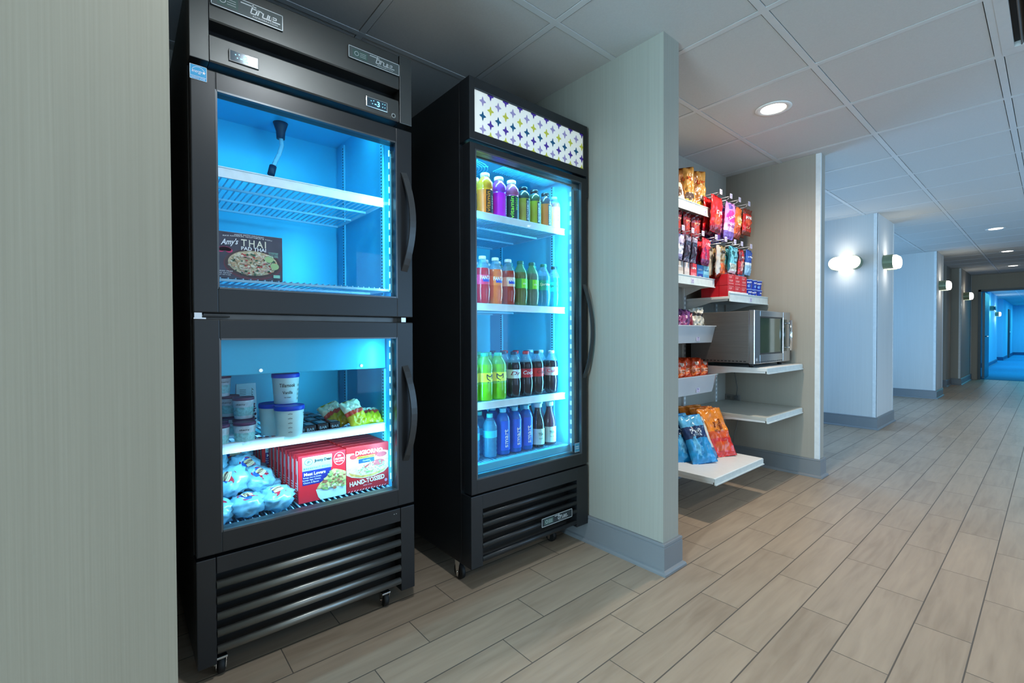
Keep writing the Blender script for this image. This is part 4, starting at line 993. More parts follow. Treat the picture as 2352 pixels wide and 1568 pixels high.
def sandwich(seed):
    t = thing('wrapped_sandwich', (0, 0, 0), '', 'sandwich', 'wrapped sandwiches heaped in the freezer')
    ob('film_wrap', blob(bmesh.new(), .054, .054, .031, .30, seed), WRAP, t, local=True)
    bm = bmesh.new(); R_ = .031
    def dome(u, v): 
        q = (u*u+v*v)/(R_*R_); return (u, v, .0335-.006*q)
    ringp = lambda r, n=24: [(r*math.cos(2*PI*i/n), r*math.sin(2*PI*i/n)) for i in range(n)]
    for k, (ra, rb, mi) in enumerate(((.031, .025, 0), (.025, .0, 1))):
        A = ringp(ra); B = ringp(max(rb, .0001))
        for i in range(24):
            half = (math.sin(2*PI*i/24) > -.2)
            poly(bm, [A[i], A[(i+1) % 24], B[(i+1) % 24], B[i]], dome, (0 if half else 2) if k == 0 else (1 if i % 24 < 14 else 0))
    dm = lambda u, v: (dome(u, v)[0], dome(u, v)[1], dome(u, v)[2]+.0012)
    for v0, mi in ((.010, 3), (.002, 4), (-.006, 3), (-.012, 5)): ell(bm, .004, v0*.8, .018, .0055, lambda u, v, e=.0002*(v0*100+3): (dm(u, v)[0], dm(u, v)[1], dm(u, v)[2]+.0006+e*.3), mi, 16)
    text(bm, 'Jimmy', lambda u, v: (dm(u, v)[0], dm(u, v)[1], dm(u, v)[2]+.001), -.006, .020, .008, 6, width=.028, shear=.3, rot=.25)
    ob('round_label', bm, [mat('label_red', (190, 30, 52), .4), mat('label_royal', (30, 90, 190), .4), mat('label_wine', (150, 20, 50), .4), mat('muffin', (206, 190, 150), .6), mat('sausage', (110, 60, 50), .6), mat('muffin_pale', (216, 206, 176), .6), WHTINK], t, local=True)
    return t
sp = [sandwich(k+1) for k in range(3)]
# (x, y, z, tilt about x, tilt about y, turn)
heap = [(-1.725, .400, .444, .05, .30, .6), (-1.722, .312, .443, .02, .12, 2.0), (-1.722, .220, .443, -.1, .28, 1.2),
        (-1.775, .272, .515, .45, .78, 1.35), (-1.83, .385, .447, .2, .35, .3), (-1.84, .28, .446, 0, .1, 2.2), (-1.83, .222, .50, -.6, .3, 0),
        (-1.80, .355, .500, -.25, .55, 1.0), (-1.93, .39, .452, .1, .2, 1.7), (-1.95, .28, .450, .2, .1, 0), (-1.90, .335, .520, -.3, .75, .8),
        (-1.92, .235, .545, .2, .4, 2.8), (-2.04, .39, .455, .2, .1, 2), (-2.05, .28, .452, 0, 0, 1), (-2.02, .33, .530, .3, .5, 0), (-2.03, .235, .560, 0, .5, 1.5), (-1.99, .275, .605, .3, .3, .4)]
hl = ['at the front beside the red boxes', 'at the front, second from the red boxes', 'at the front left corner', 'tilted atop the front ones, round label facing out', 'in the second row, against the red boxes', 'in the second row, middle', 'propped high at the left in the second row', 'leaning behind the tilted one', 'in the third row against the red boxes', 'in the third row, middle', 'upright on the third row', 'high on the left of the third row', 'in the back row by the boxes', 'in the back row, middle', 'on top of the back row', 'high at the back left', 'topmost of the heap']
from mathutils import Euler
for k, (x, y, z, ax, ay, tz) in enumerate(heap):
    lb = 'clear-wrapped breakfast sandwich, '+hl[k]
    src = sp[k % 3]
    e = (Matrix.Rotation(ay, 3, 'Y') @ Matrix.Rotation(ax, 3, 'X') @ Matrix.Rotation(tz+PI/2*0+1.4, 3, 'Z')).to_euler()
    if k < 3: src.location = (x, y, z); src.rotation_euler = e; src['label'] = lb
    else: dup(src, (x, y, z), tuple(e), lb)
# ---- middle rack: ice-cream cups, tubs, pouch, trays, yellow packs
def tub(name, loc, r, h, body, lid, label, group, txt=None, cat='ice cream tub', band=None, rot=0):
    t = thing(name, loc, label, cat, group, rot)
    bm = bmesh.new(); lathe(bm, [(r*.84, 0), (r*.85, .001), (r*.985, h*.86), (r*.985, h*.88)], 28); ob('cup', bm, body, t, local=True)
    bm = bmesh.new(); lathe(bm, [(r*1.0, h*.865), (r*1.03, h*.87), (r*1.03, h*.97), (r*1.0, h), (r*.90, h), (r*.88, h*.985)], 28); ob('lid', bm, lid, t, local=True)
    bm = bmesh.new(); ms = []
    def cone(u, v):
        rr = r*(.85+.135*v/(h*.86))+.0006; a = u/r; return (rr*math.cos(a), rr*math.sin(a), v)
    if band: ms.append(band[0]); quad(bm, -PI*r, PI*r*.98, h*band[1], h*band[2], cone, 0, 30)
    b0 = len(ms); ms.append(BLKINK)
    up = lambda u, v: tuple(c*1.006 if i < 2 else c for i, c in enumerate(cone(u, v)))
    for (s, u, v, hh, wd) in (txt or []): text(bm, s, up, u*r, h*v, hh, b0, width=wd, bold=.01)
    ob('label_print', bm, ms, t, local=True)
    return t
TB = mat('tub_cream', (206, 240, 236), .5, var=.05); LB = mat('lid_royal_blue', (16, 70, 205), .4)
txt = [('Tillamook', -.1, .62, .013, .056), ('Vanilla', -.1, .38, .011, .036), ('ice cream', -.1, .22, .005, .024)]+[('|||||', .95, .15+.15*k, .008, .012) for k in range(4)]
zS = .6585-.012
t1 = tub('ice_cream_tub', (-1.728, .446, zS), .0475, .112, TB, LB, 'cream ice cream tub with a blue lid at the very front of the middle rack', 'blue-lidded ice cream tubs', [('Till', 1.1, .72, .013, .022), ('V', 1.2, .45, .010, .016)]+[('oOo', -.2, .78-.14*k, .005, .014) for k in range(5)])
t2 = dup(t1, (-1.825, .418, zS), 1.2, 'cream ice cream tub with a blue lid, half hidden behind the front one')
t3 = tub('ice_cream_tub', (-1.795, .452, zS+.1125), .0450, .106, TB, LB, 'cream ice cream tub stacked on top of the two others, lettering in dark script', 'blue-lidded ice cream tubs', txt, rot=.0)
CUPW = mat('cup_frosty_white', (206, 224, 230), .4, var=.2, scale=60); LM_ = mat('lid_maroon', (96, 56, 92), .4)
cb = (mat('cup_band_mint', (150, 214, 214), .5, var=.3, scale=120), .15, .55)
c1 = tub('ice_cream_cup', (-1.722, .307, zS), .0325, .072, CUPW, LM_, 'patterned ice cream cup with maroon lid, right front of the cups', 'maroon-lidded ice cream cups', [('cherry', -.2, .68, .007, .03)], 'ice cream cup', cb)
cpos = [((-1.722, .232, zS), 'left front of the cups'), ((-1.80, .318, zS), 'directly behind the right front cup'), ((-1.80, .240, zS), 'directly behind the left front cup'), ((-1.80, .318, zS+.0725), 'stacked behind the right front one'),
        ((-1.885, .292, zS), 'third row right'), ((-1.885, .218, zS), 'third row left'), ((-1.885, .288, zS+.0725), 'stacked third row right'), ((-1.885, .218, zS+.0725), 'stacked third row left'), ((-1.880, .262, zS+.145), 'topmost of the cup stack')]
for q, lb in cpos: dup(c1, q, random.uniform(-.6, .6), 'patterned ice cream cup with maroon lid, '+lb)
t = thing('dessert_pouch', (-2.0, .362, zS), 'upright pale pouch with a dark fruit picture behind the cups', 'pouch', None, .15)
bm = bmesh.new(); prism(bm, [(-.034, 0), (.034, 0), (.036, .01), (.034, .172), (-.034, .172), (-.036, .01)], -.012, .012, lambda p, q: (q*(1 if p[1] < .05 else .3), p[0], p[1])); ob('pouch_body', bm, mat('pouch_ice', (176, 222, 232), .35, var=.1, scale=20), t, local=True)
bm = bmesh.new(); scatter(bm, 90, .006, .060, .028, .040, .006, lambda u, v: (.0125 if v < .05 else .0135, u, v), [0, 1, 2], 12, lambda u, v: abs(u) < .03); 
for k in range(9): line(bm, (-.026, .150-.006*k), (-.004, .150-.006*k), .0014, lambda u, v: (.0130, u, v), 3)
text(bm, 'berry', lambda u, v: (.0130, u, v), .018, .13, .010, 3, rot=PI/2, width=.05)
ob('front_print', bm, [mat('berry_dark', (52, 20, 44), .5), mat('berry_wine', (104, 34, 60), .5), mat('berry_pink', (150, 80, 110), .5), BLKINK], t, local=True)
PK = mat('tray_black', (20, 28, 36), .25, var=.3, scale=30, coat=.4)
t = thing('snack_tray_pack', (-1.735, .519, zS), 'black film-wrapped snack pack at the front beside the ice cream tub', 'pack', 'black snack packs')
bm = bmesh.new(); bx(bm, -.075, .0, -.020, .020, 0, .030, 0, .006); ob('tray', bm, PK, t, local=True)
bm = bmesh.new(); quad(bm, -.06, -.01, -.012, .014, lambda u, v: (u, v, .0306)); 
ob('top_label', bm, mat('pack_label_grey', (130, 160, 172), .4, var=.4, scale=150), t, local=True)
bm = bmesh.new(); text(bm, 'BAR', lambda u, v: (.0006, u, v), 0, .015, .010, width=.026); ob('lettering', bm, mat('ink_silver', (150, 185, 195), .5), t, local=True)
n = 0
for r_ in range(4):
    for c_ in range(3):
        if r_ == 0 and c_ == 0: continue
        dup(t, (-1.735-.080*r_, .519+.044*c_-.006*r_, zS+(.002 if c_ else 0)), .03*(c_-1), 'black snack pack, %s row on the freezer rack, %s from the ice cream tub' % (('front', 'second', 'third', 'fourth')[r_], ('first', 'second', 'third')[c_]))
#==PART4==
# ============================================================ FILLED BAGS
def bag(name, w_, h, t_, cols, label, cat='snack bag', group=None, seed=1, top='crimp', prints=None, amp=1.0, zones=None, hole=False, shape=None):
    """pillow bag standing along +z, printed face looks along +x. zones(u,v)->material index, u,v in 0..1"""
    T = thing(name, (0, 0, 0), label, cat, group)
    nx, nz = 18, 28; off = Vector((seed*5.1, seed*2.3, seed*.7)); bm = bmesh.new()
    def P(u, v, side):
        cu = 2*u-1; e = min(1, min(v, 1-v)/.07)
        prof = (max(0, 1-abs(2*v-1)**3.2))**.6*(1-abs(cu)**3)**.75
        if v < .05 or v > .95: prof *= .1
        ww = w_/2*(1-.07*math.sin(PI*v)**2)
        n1 = noise.noise(Vector((cu*1.6, v*3.4, side*1.7))+off); n2 = noise.noise(Vector((cu*5, v*8, side*2.7))+off)
        fold = abs(noise.noise(Vector((cu*3+v*2, v*2.2, side))+off))
        rg = 1-2*abs(noise.noise(Vector((cu*4+v*5, v*6-cu*3, side*1.3))+off*1.7)); x = side*(t_/2*prof*(1+.25*n1)+ amp*t_*.20*n2*min(1, prof*1.5+.15)-amp*t_*.40*fold*prof+amp*t_*.16*(rg-.5)*min(1, prof*2))
        x += amp*.006*math.sin(cu*9+seed)*max(0, (v-.85)/.15)+amp*.004*math.sin(cu*11+seed*2)*max(0, (.12-v)/.12)
        y = cu*ww*(1+.05*n1+.02*n2); z = h*v
        return (x, y, z)
    G = {}
    for side in (1, -1):
        for j in range(nz+1):
            for i in range(nx+1):
                u, v = i/nx, j/nz
                if side == -1 and i in (0, nx): G[(side, i, j)] = G[(1, i, j)]
                else: G[(side, i, j)] = bm.verts.new(P(u, v, side))
        for j in range(nz):
            for i in range(nx):
                q = [G[(side, i, j)], G[(side, i+1, j)], G[(side, i+1, j+1)], G[(side, i, j+1)]]
                try: f = bm.faces.new(q)
                except ValueError: continue
                f.material_index = zones((i+.5)/nx, (j+.5)/nz) if zones else 0; f.smooth = True
    # close the crimped ends
    for j in (0, nz):
        loop = [G[(1, i, j)] for i in range(nx+1)]+[G[(-1, i, j)] for i in range(nx-1, 0, -1)]
        try: bm.faces.new(loop)
        except ValueError: pass
    ob('bag_film', bm, [mat('film_%02x%02x%02x' % c, c, .28, coat=.5, var=.22, scale=26, bump=.5) for c in cols], T, local=True)
    if prints:
        bm = bmesh.new(); ms = []
        surf = lambda u, v, e=.0022: (lambda p: (p[0]+e, p[1], p[2]))(P(min(1, max(0, u)), min(.98, max(.02, v)), 1))
        for (s, col, u, v, hh, ww, rot) in prints:
            ms.append(INK(col)); text(bm, s, lambda a, b: surf(a/w_+.5, b/h), (u-.5)*w_, v*h, hh, len(ms)-1, width=ww, rot=rot, bold=.03)
        ob('lettering', bm, ms, T, local=True)
    return T
def zband(*lv):
    return lambda u, v: next((m for a, m in lv if v <= a), 0)
def zpatch(base, *ells):
    def z(u, v):
        m = base(u, v) if callable(base) else base
        for cu, cv, ru, rv, mi in ells:
            if ((u-cu)/ru)**2+((v-cv)/rv)**2 < 1: m = mi
        return m
    return z
def place(T, loc, rz=0, tilt=0, roll=0, label=None):
    T.location = loc; T.rotation_euler = (Matrix.Rotation(rz, 3, 'Z') @ Matrix.Rotation(tilt, 3, 'Y') @ Matrix.Rotation(roll, 3, 'X')).to_euler()
    if label: T['label'] = label
    return T
def again(T, loc, rz=0, tilt=0, roll=0, label=None):
    return dup(T, loc, tuple((Matrix.Rotation(rz, 3, 'Z') @ Matrix.Rotation(tilt, 3, 'Y') @ Matrix.Rotation(roll, 3, 'X')).to_euler()), label)
# yellow sandwich-roll packs on the freezer's middle rack
YB = bag('bread_roll_bag', .085, .115, .045, [(190, 180, 20), (130, 130, 60), (200, 60, 40), (210, 220, 190)], 'yellow film bread pack at the right end of the freezer rack, red banner', 'snack bag', 'yellow packs on the freezer rack', 21, zones=zpatch(zband((.45, 0), (.60, 2), (1, 3))), prints=[('HOT', (235, 238, 230), .5, .72, .012, .04, 0)])
place(YB, (-1.715, .700, zS+.004), .2, -.55, .2, 'yellow film pack with a red banner, leaning at the front of the freezer rack')
again(YB, (-1.775, .650, zS+.006), -.2, -.75, .45, 'yellow film pack half flattened, left of the one with the visible red banner')
again(YB, (-1.725, .762, zS+.010), .5, -1.15, -.5, 'yellow film pack lying flat at the right end of the freezer rack')

# ============================================================ SNACK NICHE: WALL SHELVES
SHW = mat('shelf_white', (226, 228, 226), .45, var=.02); TAGP = mat('tag_clear', (222, 218, 236), .3, trans=.15); TAGI = mat('tag_ink', (120, 108, 168), .5)
BW = -1.70
for k, y in enumerate((1.90, 2.44, 3.03, 3.50)):
    t = thing('slotted_upright', (BW+.006, y, .12), 'white slotted shelf upright on the niche wall, %s from the divider' % ('first', 'second', 'third', 'fourth')[k], 'shelf upright', 'slotted shelf uprights')
    ob('rail', box(-.006, .010, -.013, .013, 0, 1.86), SHW, t, local=True)
    bm = bmesh.new()
    for i in range(58): bx(bm, .0098, .0104, -.0075, -.004, .02+i*.032, .036+i*.032); bx(bm, .0098, .0104, .004, .0075, .02+i*.032, .036+i*.032)
    ob('slot', bm, DARK, t, local=True)
def pr_tag(parent, x, y, z, w_=.030, h=.026, clear=False):
    bm = bx(bmesh.new(), x, x+.002, y-w_/2, y+w_/2, z-h/2, z+h/2); tg = ob('price_tag', bm, TAGP, parent)
    bm = bmesh.new(); f = FX(x+.0025, y, z); text(bm, '299', f, 0, .003, h*.36, width=w_*.55, bold=.02); quad(bm, -w_*.32, w_*.32, -h*.34, -h*.24, f); ob('lettering', bm, TAGI, tg)
def wshelf(y0, y1, x1, z, label, th=.020, rail=.0, tags=(), x0=BW+.012, taper=True, m=None):
    t = thing('wall_shelf', ((x0+x1)/2, (y0+y1)/2, z), label, 'shelf', 'shelves of the snack niche')
    ob('shelf_board', box(x0, x1, y0, y1, z-th, z, bev=.0025), m or SHW, t)
    for y in (y0+.006, y1-.008):      # tapering side brackets
        bm = bmesh.new(); prism(bm, [(x0, z-th), (x1-.01, z-th), (x1-.01, z-th-.012), (x1-.12*(x1-x0)/.3, z-th-.016), (x0, z-th-.062)], y, y+.0025, lambda p, q: (p[0], q, p[1])); ob('bracket', bm, SHW, t)
    if rail:
        bm = bmesh.new(); bx(bm, x1, x1+.005, y0, y1, z-th-.016, z+rail, 0, .001); bx(bm, x1+.004, x1+.011, y0, y1, z-th-.018, z-th-.012, 0, .001); bx(bm, x1+.004, x1+.008, y0, y1, z+rail-.006, z+rail-.001)
        r_ = ob('front_rail', bm, mat('rail_pale', (206, 216, 214), .4), t)
        for y in tags: pr_tag(r_, x1+.0052, y, z-th+.008, .036, .028)
    else:
        bm = bx(bmesh.new(), x1-.001, x1+.004, y0, y1, z-th-.014, z-.0025, 0, .001); bx(bm, x1+.003, x1+.010, y0, y1, z-th-.016, z-th-.010, 0, .001); ob('front_edge', bm, mat('edge_grey', (196, 204, 202), .4), t)
    return t
wshelf(2.40, 3.03, -1.165, .230, 'deep pale shelf lowest in the niche, carrying blue and orange bags', .022)
wshelf(3.045, 3.665, -1.150, .480, 'deep empty grey shelf below the microwave', .022, m=mat('shelf_bare_grey', (176, 178, 170), .5, var=.05, scale=6))
wshelf(3.045, 3.665, -1.150, .788, 'deep shelf carrying the microwave', .022)
wshelf(3.050, 3.670, -1.385, 1.250, 'shelf of red boxes and blue cups above the microwave', .018, .024, (3.37,))
wshelf(2.22, 3.03, -1.478, 1.345, 'shelf of small drink cartons left of the red boxes', .018, .024, (2.74,))
wshelf(2.22, 3.03, -1.478, 1.800, 'topmost shelf of the niche, with brown and foil bags', .018, .028, (2.90,))
# bins
CLRP = mat('bin_clear', (214, 220, 224), .22, coat=.4, var=.05, scale=6, trans=.22)
def bin_(z0, z1, label):
    t = thing('clear_bin', (-1.58, 2.63, z0), label, 'bin', 'clear bins on the niche wall')
    bm = bmesh.new(); y0, y1 = 2.23, 3.02; X0 = -1.682; xb, xt = -1.475, -1.448
    L = [(X0, z0), (xb, z0), (xt, z1), (xt-.004, z1), (xb-.004, z0+.004), (X0, z0+.004)]
    prism(bm, L, y0+.02, y1-.02, lambda p, q: (p[0], q, p[1]))
    for ya, yb, s in ((y0+.02, y0, 1), (y1-.02, y1, -1)):
        A = [bm.verts.new((x, y, z)) for x, y, z in ((X0, ya, z0), (xb, ya, z0), (xt, yb, z1), (X0, yb, z1))]
        B = [bm.verts.new((v.co.x, v.co.y+s*.004, v.co.z)) for v in A]
        bm.faces.new(A); bm.faces.new(B)
        for i in range(4): bm.faces.new((A[i], A[(i+1) % 4], B[(i+1) % 4], B[i]))
    bx(bm, xt-.004, xt+.006, y0, y1, z1-.006, z1)
    ob('tray', bm, CLRP, t)
    ob('wall_hook_rail', box(-1.690, -1.682, y0, y1, z0-.01, z0+.05), SHW, t)
    pr_tag(t, -1.468, 2.80, z0+.028, .040, .030)
    return t
bin_(.945, 1.056, 'clear bin of purple and white bags, upper of the two')
bin_(.618, .738, 'clear bin of orange bags, lower of the two')
# ---- peg hooks with price tags
PEG = mat('peg_wire', (214, 216, 222), .3, .5)
def peg(x, y, z, label, group):
    t = thing('peg_hook', (BW+.01, y, z), label, 'peg hook', group)
    X = x-(BW+.01)
    bm = bmesh.new(); rod(bm, (0, 0, -.020), (X-.03, 0, -.020), .0026, 8); rod(bm, (X-.03, 0, -.020), (X-.012, 0, -.008), .0026, 8); rod(bm, (-.002, 0, 0), (X, 0, .0), .0022, 8)
    ob('wire', bm, PEG, t, local=True)
    bm = bx(bmesh.new(), -.006, .0, -.016, .016, -.032, .010); ob('clip', bm, SHW, t, local=True)
    bm = bx(bmesh.new(), X, X+.002, -.016, .016, -.016, .016); tg = ob('price_tag', bm, TAGP, t, local=True)
    bm = bmesh.new(); f = FX(X+.0025); text(bm, '199', f, 0, .003, .010, width=.018, bold=.02); quad(bm, -.010, .010, -.010, -.007, f); ob('lettering', bm, TAGI, tg, local=True)
    return t
def rail(y0, y1, z, label):
    t = thing('peg_bar', (BW+.013, (y0+y1)/2, z), label, 'peg bar', 'bars that carry the peg hooks')
    ob('bar', box(-.004, .008, -(y1-y0)/2, (y1-y0)/2, -.03, .012), SHW, t, local=True)
PW = 'first second third fourth'.split()
def pegrow(ys, x, z, where, group):
    rail(min(ys)-.05, max(ys)+.05, z, 'white bar carrying the hooks %s' % where)
    for k, y in enumerate(ys): peg(x, y, z, 'tagged peg hook %s, %s from the left' % (where, PW[k]), group)
YB1 = (3.006, 3.152, 3.283, 3.436); YB2 = (3.077, 3.213, 3.321, 3.472); YA2 = (2.568, 2.681, 2.808, 2.984)
pegrow(YB1, -1.42, 1.931, 'in the top row right of the brown bags', 'peg hooks of the top row')
pegrow(YB2, -1.42, 1.631, 'in the row above the blue cups', 'peg hooks of the lower right row')
pegrow(YA2, -1.44, 1.636, 'in the row under the topmost shelf', 'peg hooks of the left row')
DEP = ['front bag', 'second bag', 'third bag', 'fourth bag', 'fifth bag']
def hang(T, desc, y, z, xf, n, step, rz=0, first=True):
    for k in range(n):
        x = xf-step*k; lb = '%s, %s on its hook' % (desc, DEP[k]); j = random.uniform(-.12, .12)
        if k == 0: place(T, (x, y, z), rz, .06, j*.5, lb)
        else: again(T, (x, y+random.uniform(-.006, .006), z-random.uniform(0, .008)), rz+j*.5, .05, j*.4, lb)
random.seed(11)
g = 'bags hanging in the top row'
RB = bag('tortilla_chip_bag', .190, .235, .040, [(218, 32, 34), (238, 84, 50), (120, 12, 40), (160, 14, 28)], '', group=g, seed=2, zones=zpatch(zband((.16, 2), (.24, 3), (1, 0)), (.45, .36, .28, .14, 1)), prints=[('Doritos', (245, 240, 235), .62, .57, .026, .110, .08), ('V', (250, 240, 230), .5, .47, .02, .03, 0)])
hang(RB, 'large bright red tortilla chip bag', 3.012, 1.672, -1.462, 4, .052, .10)
PB = bag('candy_bag', .140, .245, .034, [(222, 150, 214), (240, 60, 170), (120, 90, 180), (236, 190, 230)], '', group=g, seed=3, zones=zpatch(zband((.22, 2), (.42, 3), (1, 0)), (.5, .62, .38, .16, 1), (.4, .9, .2, .07, 2)), prints=[('Sour', (250, 240, 250), .5, .62, .024, .08, .5), ('PUNCH', (150, 40, 140), .5, .36, .02, .085, 0)])
hang(PB, 'pink and lilac candy bag', 3.190, 1.652, -1.458, 4, .045, -.05)
OB = bag('nut_bag', .105, .215, .034, [(226, 108, 42), (180, 60, 20), (236, 190, 90), (150, 40, 20)], '', group=g, seed=4, zones=zpatch(zband((.14, 3), (1, 0)), (.5, .6, .4, .12, 2), (.5, .25, .35, .12, 1)), prints=[('CHEX', (250, 230, 200), .5, .62, .018, .06, 0), ('MIX', (240, 220, 190), .5, .45, .015, .04, 0)])
hang(OB, 'orange snack mix bag', 3.312, 1.672, -1.455, 4, .045, .05)
RC = bag('chocolate_bag', .140, .185, .034, [(206, 34, 24), (240, 90, 50), (120, 40, 20), (230, 225, 215)], '', group=g, seed=5, zones=zpatch(zband((.15, 2), (.80, 0), (.90, 2), (1, 2)), (.5, .5, .36, .10, 1)), prints=[('MINIS', (245, 235, 225), .5, .66, .022, .095, 0), ('CUPS', (240, 200, 160), .5, .28, .016, .06, 0)])
hang(RC, 'red chocolate bag at the right end of the top row', 3.462, 1.715, -1.452, 4, .045, 0)
g = 'dark red bags under the topmost shelf'
DR = bag('jerky_bag', .105, .175, .030, [(120, 20, 24), (170, 60, 50), (70, 10, 20)], '', group=g, seed=6, zones=zpatch(zband((.15, 2), (1, 0)), (.5, .55, .3, .2, 1)), prints=[('jerky', (220, 180, 150), .5, .7, .015, .06, 0)])
for k, y in enumerate((2.50, 2.615, 2.73, 2.845)):
    for j in range(3):
        lb = 'dark red pouch under the topmost shelf, %s column from the divider, %s' % (PW[k], ('frontmost', 'middle one', 'rearmost')[j])
        (place if (k == 0 and j == 0) else again)(DR, (-1.515-.05*j, y, 1.592), .1*((k+j) % 3-1), .05, 0, lb)
YR = (2.50, 2.615, 2.73, 2.845)
rail(2.44, 2.90, 1.772, 'white bar tucked under the topmost shelf')
for k, y in enumerate(YR):
    t = thing('peg_hook', (BW+.01, y, 1.7725), 'plain wire peg hook close under the topmost shelf, %s from the left' % PW[k], 'peg hook', 'plain hooks under the topmost shelf'); ob('wire', rod(bmesh.new(), (0, 0, -.008), (.20, 0, -.008), .0024, 8), PEG, t, local=True)
g = 'bags hanging in the left row'
WB_ = bag('gum_pack', .062, .150, .026, [(206, 196, 226), (150, 140, 180), (235, 232, 240)], '', group=g, seed=7, zones=zband((.2, 1), (.6, 2), (1, 0)), prints=[('ICE', (90, 80, 140), .5, .6, .014, .035, 0)])
hang(WB_, 'pale lilac and white candy pack', 2.585, 1.455, -1.475, 4, .042)
DK = bag('gum_pack', .062, .160, .026, [(52, 40, 62), (150, 140, 160), (30, 22, 36)], '', group=g, seed=8, zones=zpatch(zband((.12, 1), (.8, 0), (1, 1))), prints=[('DARK', (200, 190, 210), .5, .5, .012, .04, PI/2)])
hang(DK, 'slim dark plum candy pack, left one of the dark pair', 2.668, 1.450, -1.475, 4, .042)
hang(dup(DK, (0, 0, 0), 0), 'slim dark plum candy pack, right one of the dark pair', 2.748, 1.448, -1.475, 4, .042)
PR = bag('candy_bag', .150, .170, .034, [(190, 12, 66), (244, 62, 74), (120, 20, 90)], '', group=g, seed=9, zones=zpatch(zband((.2, 2), (.62, 0), (1, 1)), (.3, .5, .1, .3, 2)), prints=[('SWIRL', (250, 200, 210), .5, .78, .020, .09, 0)])
hang(PR, 'raspberry red candy bag', 2.900, 1.448, -1.476, 4, .045, .15)
g = 'bags hanging in the row above the blue cups'
TN = bag('trail_mix_bag', .165, .215, .040, [(160, 134, 88), (206, 94, 24), (130, 50, 24), (186, 180, 168)], '', group=g, seed=12, zones=zpatch(zband((.14, 2), (.45, 1), (1, 0)), (.12, .6, .2, .5, 3)), prints=[('OREO', (30, 24, 30), .55, .80, .022, .085, 0), ('nuts', (120, 60, 20), .5, .55, .016, .06, 0)])
hang(TN, 'tan and orange snack pouch', 3.075, 1.378, -1.462, 4, .050, .12)
TL = bag('trail_mix_bag', .150, .180, .034, [(110, 196, 210), (16, 92, 104), (214, 232, 226), (180, 190, 170)], '', group=g, seed=13, zones=zpatch(lambda u, v: 1 if u < .10 else (0 if v > .35 else 2), (.35, .75, .14, .12, 1), (.5, .25, .3, .12, 3)), prints=[('planet', (20, 90, 100), .6, .60, .018, .07, .1), ('bites', (30, 110, 120), .6, .45, .014, .05, 0)])
hang(TL, 'pale teal snack pouch with a dark green edge', 3.245, 1.424, -1.458, 4, .045, .05)
RW = bag('trail_mix_bag', .085, .175, .032, [(190, 40, 44), (220, 160, 150), (110, 20, 30)], '', group=g, seed=14, zones=zpatch(zband((.2, 0), (1, 0)), (.5, .35, .3, .2, 1), (.2, .7, .2, .2, 2)), prints=[('nut', (245, 230, 220), .5, .7, .014, .04, 0)])
hang(RW, 'narrow red and white snack pouch', 3.372, 1.424, -1.456, 4, .045, .1)
BB = bag('trail_mix_bag', .100, .180, .030, [(32, 84, 176), (150, 196, 224), (220, 232, 240)], '', group=g, seed=15, zones=zpatch(zband((.38, 1), (.5, 2), (1, 0))), prints=[('crisp', (235, 240, 245), .5, .72, .016, .06, 0)])
hang(BB, 'blue snack pouch at the right end of the row', 3.488, 1.428, -1.454, 4, .045, 0)
# ---- cartons on the left shelf
def mini(name, y, w_, c, c2, word, desc, n=3, h=.105, x=-1.492, z=1.3455, d=.045, ink=(240, 240, 240)):
    t = thing(name, (x, y, z), desc+', frontmost', 'carton', 'small cartons on the left shelf')
    ob('carton', box(-d, 0, -w_/2, w_/2, 0, h, bev=.001), mat('crt_%02x%02x%02x' % c, c, .45), t, local=True)
    bm = bmesh.new(); quad(bm, -w_*.42, w_*.42, h*.12, h*.45, FX(.0006), 0); text(bm, word, FX(.0010), 0, h*.72, .012, 1, width=w_*.7, bold=.02); text(bm, 'now', FX(.0012), 0, h*.28, .009, 1, width=w_*.35)
    ob('front_print', bm, [mat('crp_%02x%02x%02x' % c2, c2, .5), INK(ink)], t, local=True)
    for k in range(1, n): dup(t, (x-(d+.002)*k, y, z), 0, desc+', %s behind the front one' % ('directly' if k == 1 else 'second'))
mini('tissue_carton', 2.555, .066, (222, 212, 212), (200, 190, 186), 'soft', 'pinkish white small carton at the left end of the shelf')
mini('drink_carton', 2.630, .070, (190, 178, 166), (214, 206, 196), 'oat', 'beige small carton')
mini('drink_carton', 2.708, .060, (222, 206, 200), (206, 196, 190), 'rice', 'off-white small carton beside the beige one')
mini('medicine_carton', 2.790, .078, (206, 62, 74), (226, 120, 130), 'care', 'coral red small carton')
mini('medicine_carton', 2.874, .078, (66, 140, 204), (44, 60, 150), 'calm', 'mid blue small carton')
mini('medicine_carton', 2.957, .074, (136, 200, 220), (90, 160, 200), 'aid', 'light blue small carton at the right end of the shelf', ink=(30, 90, 150))
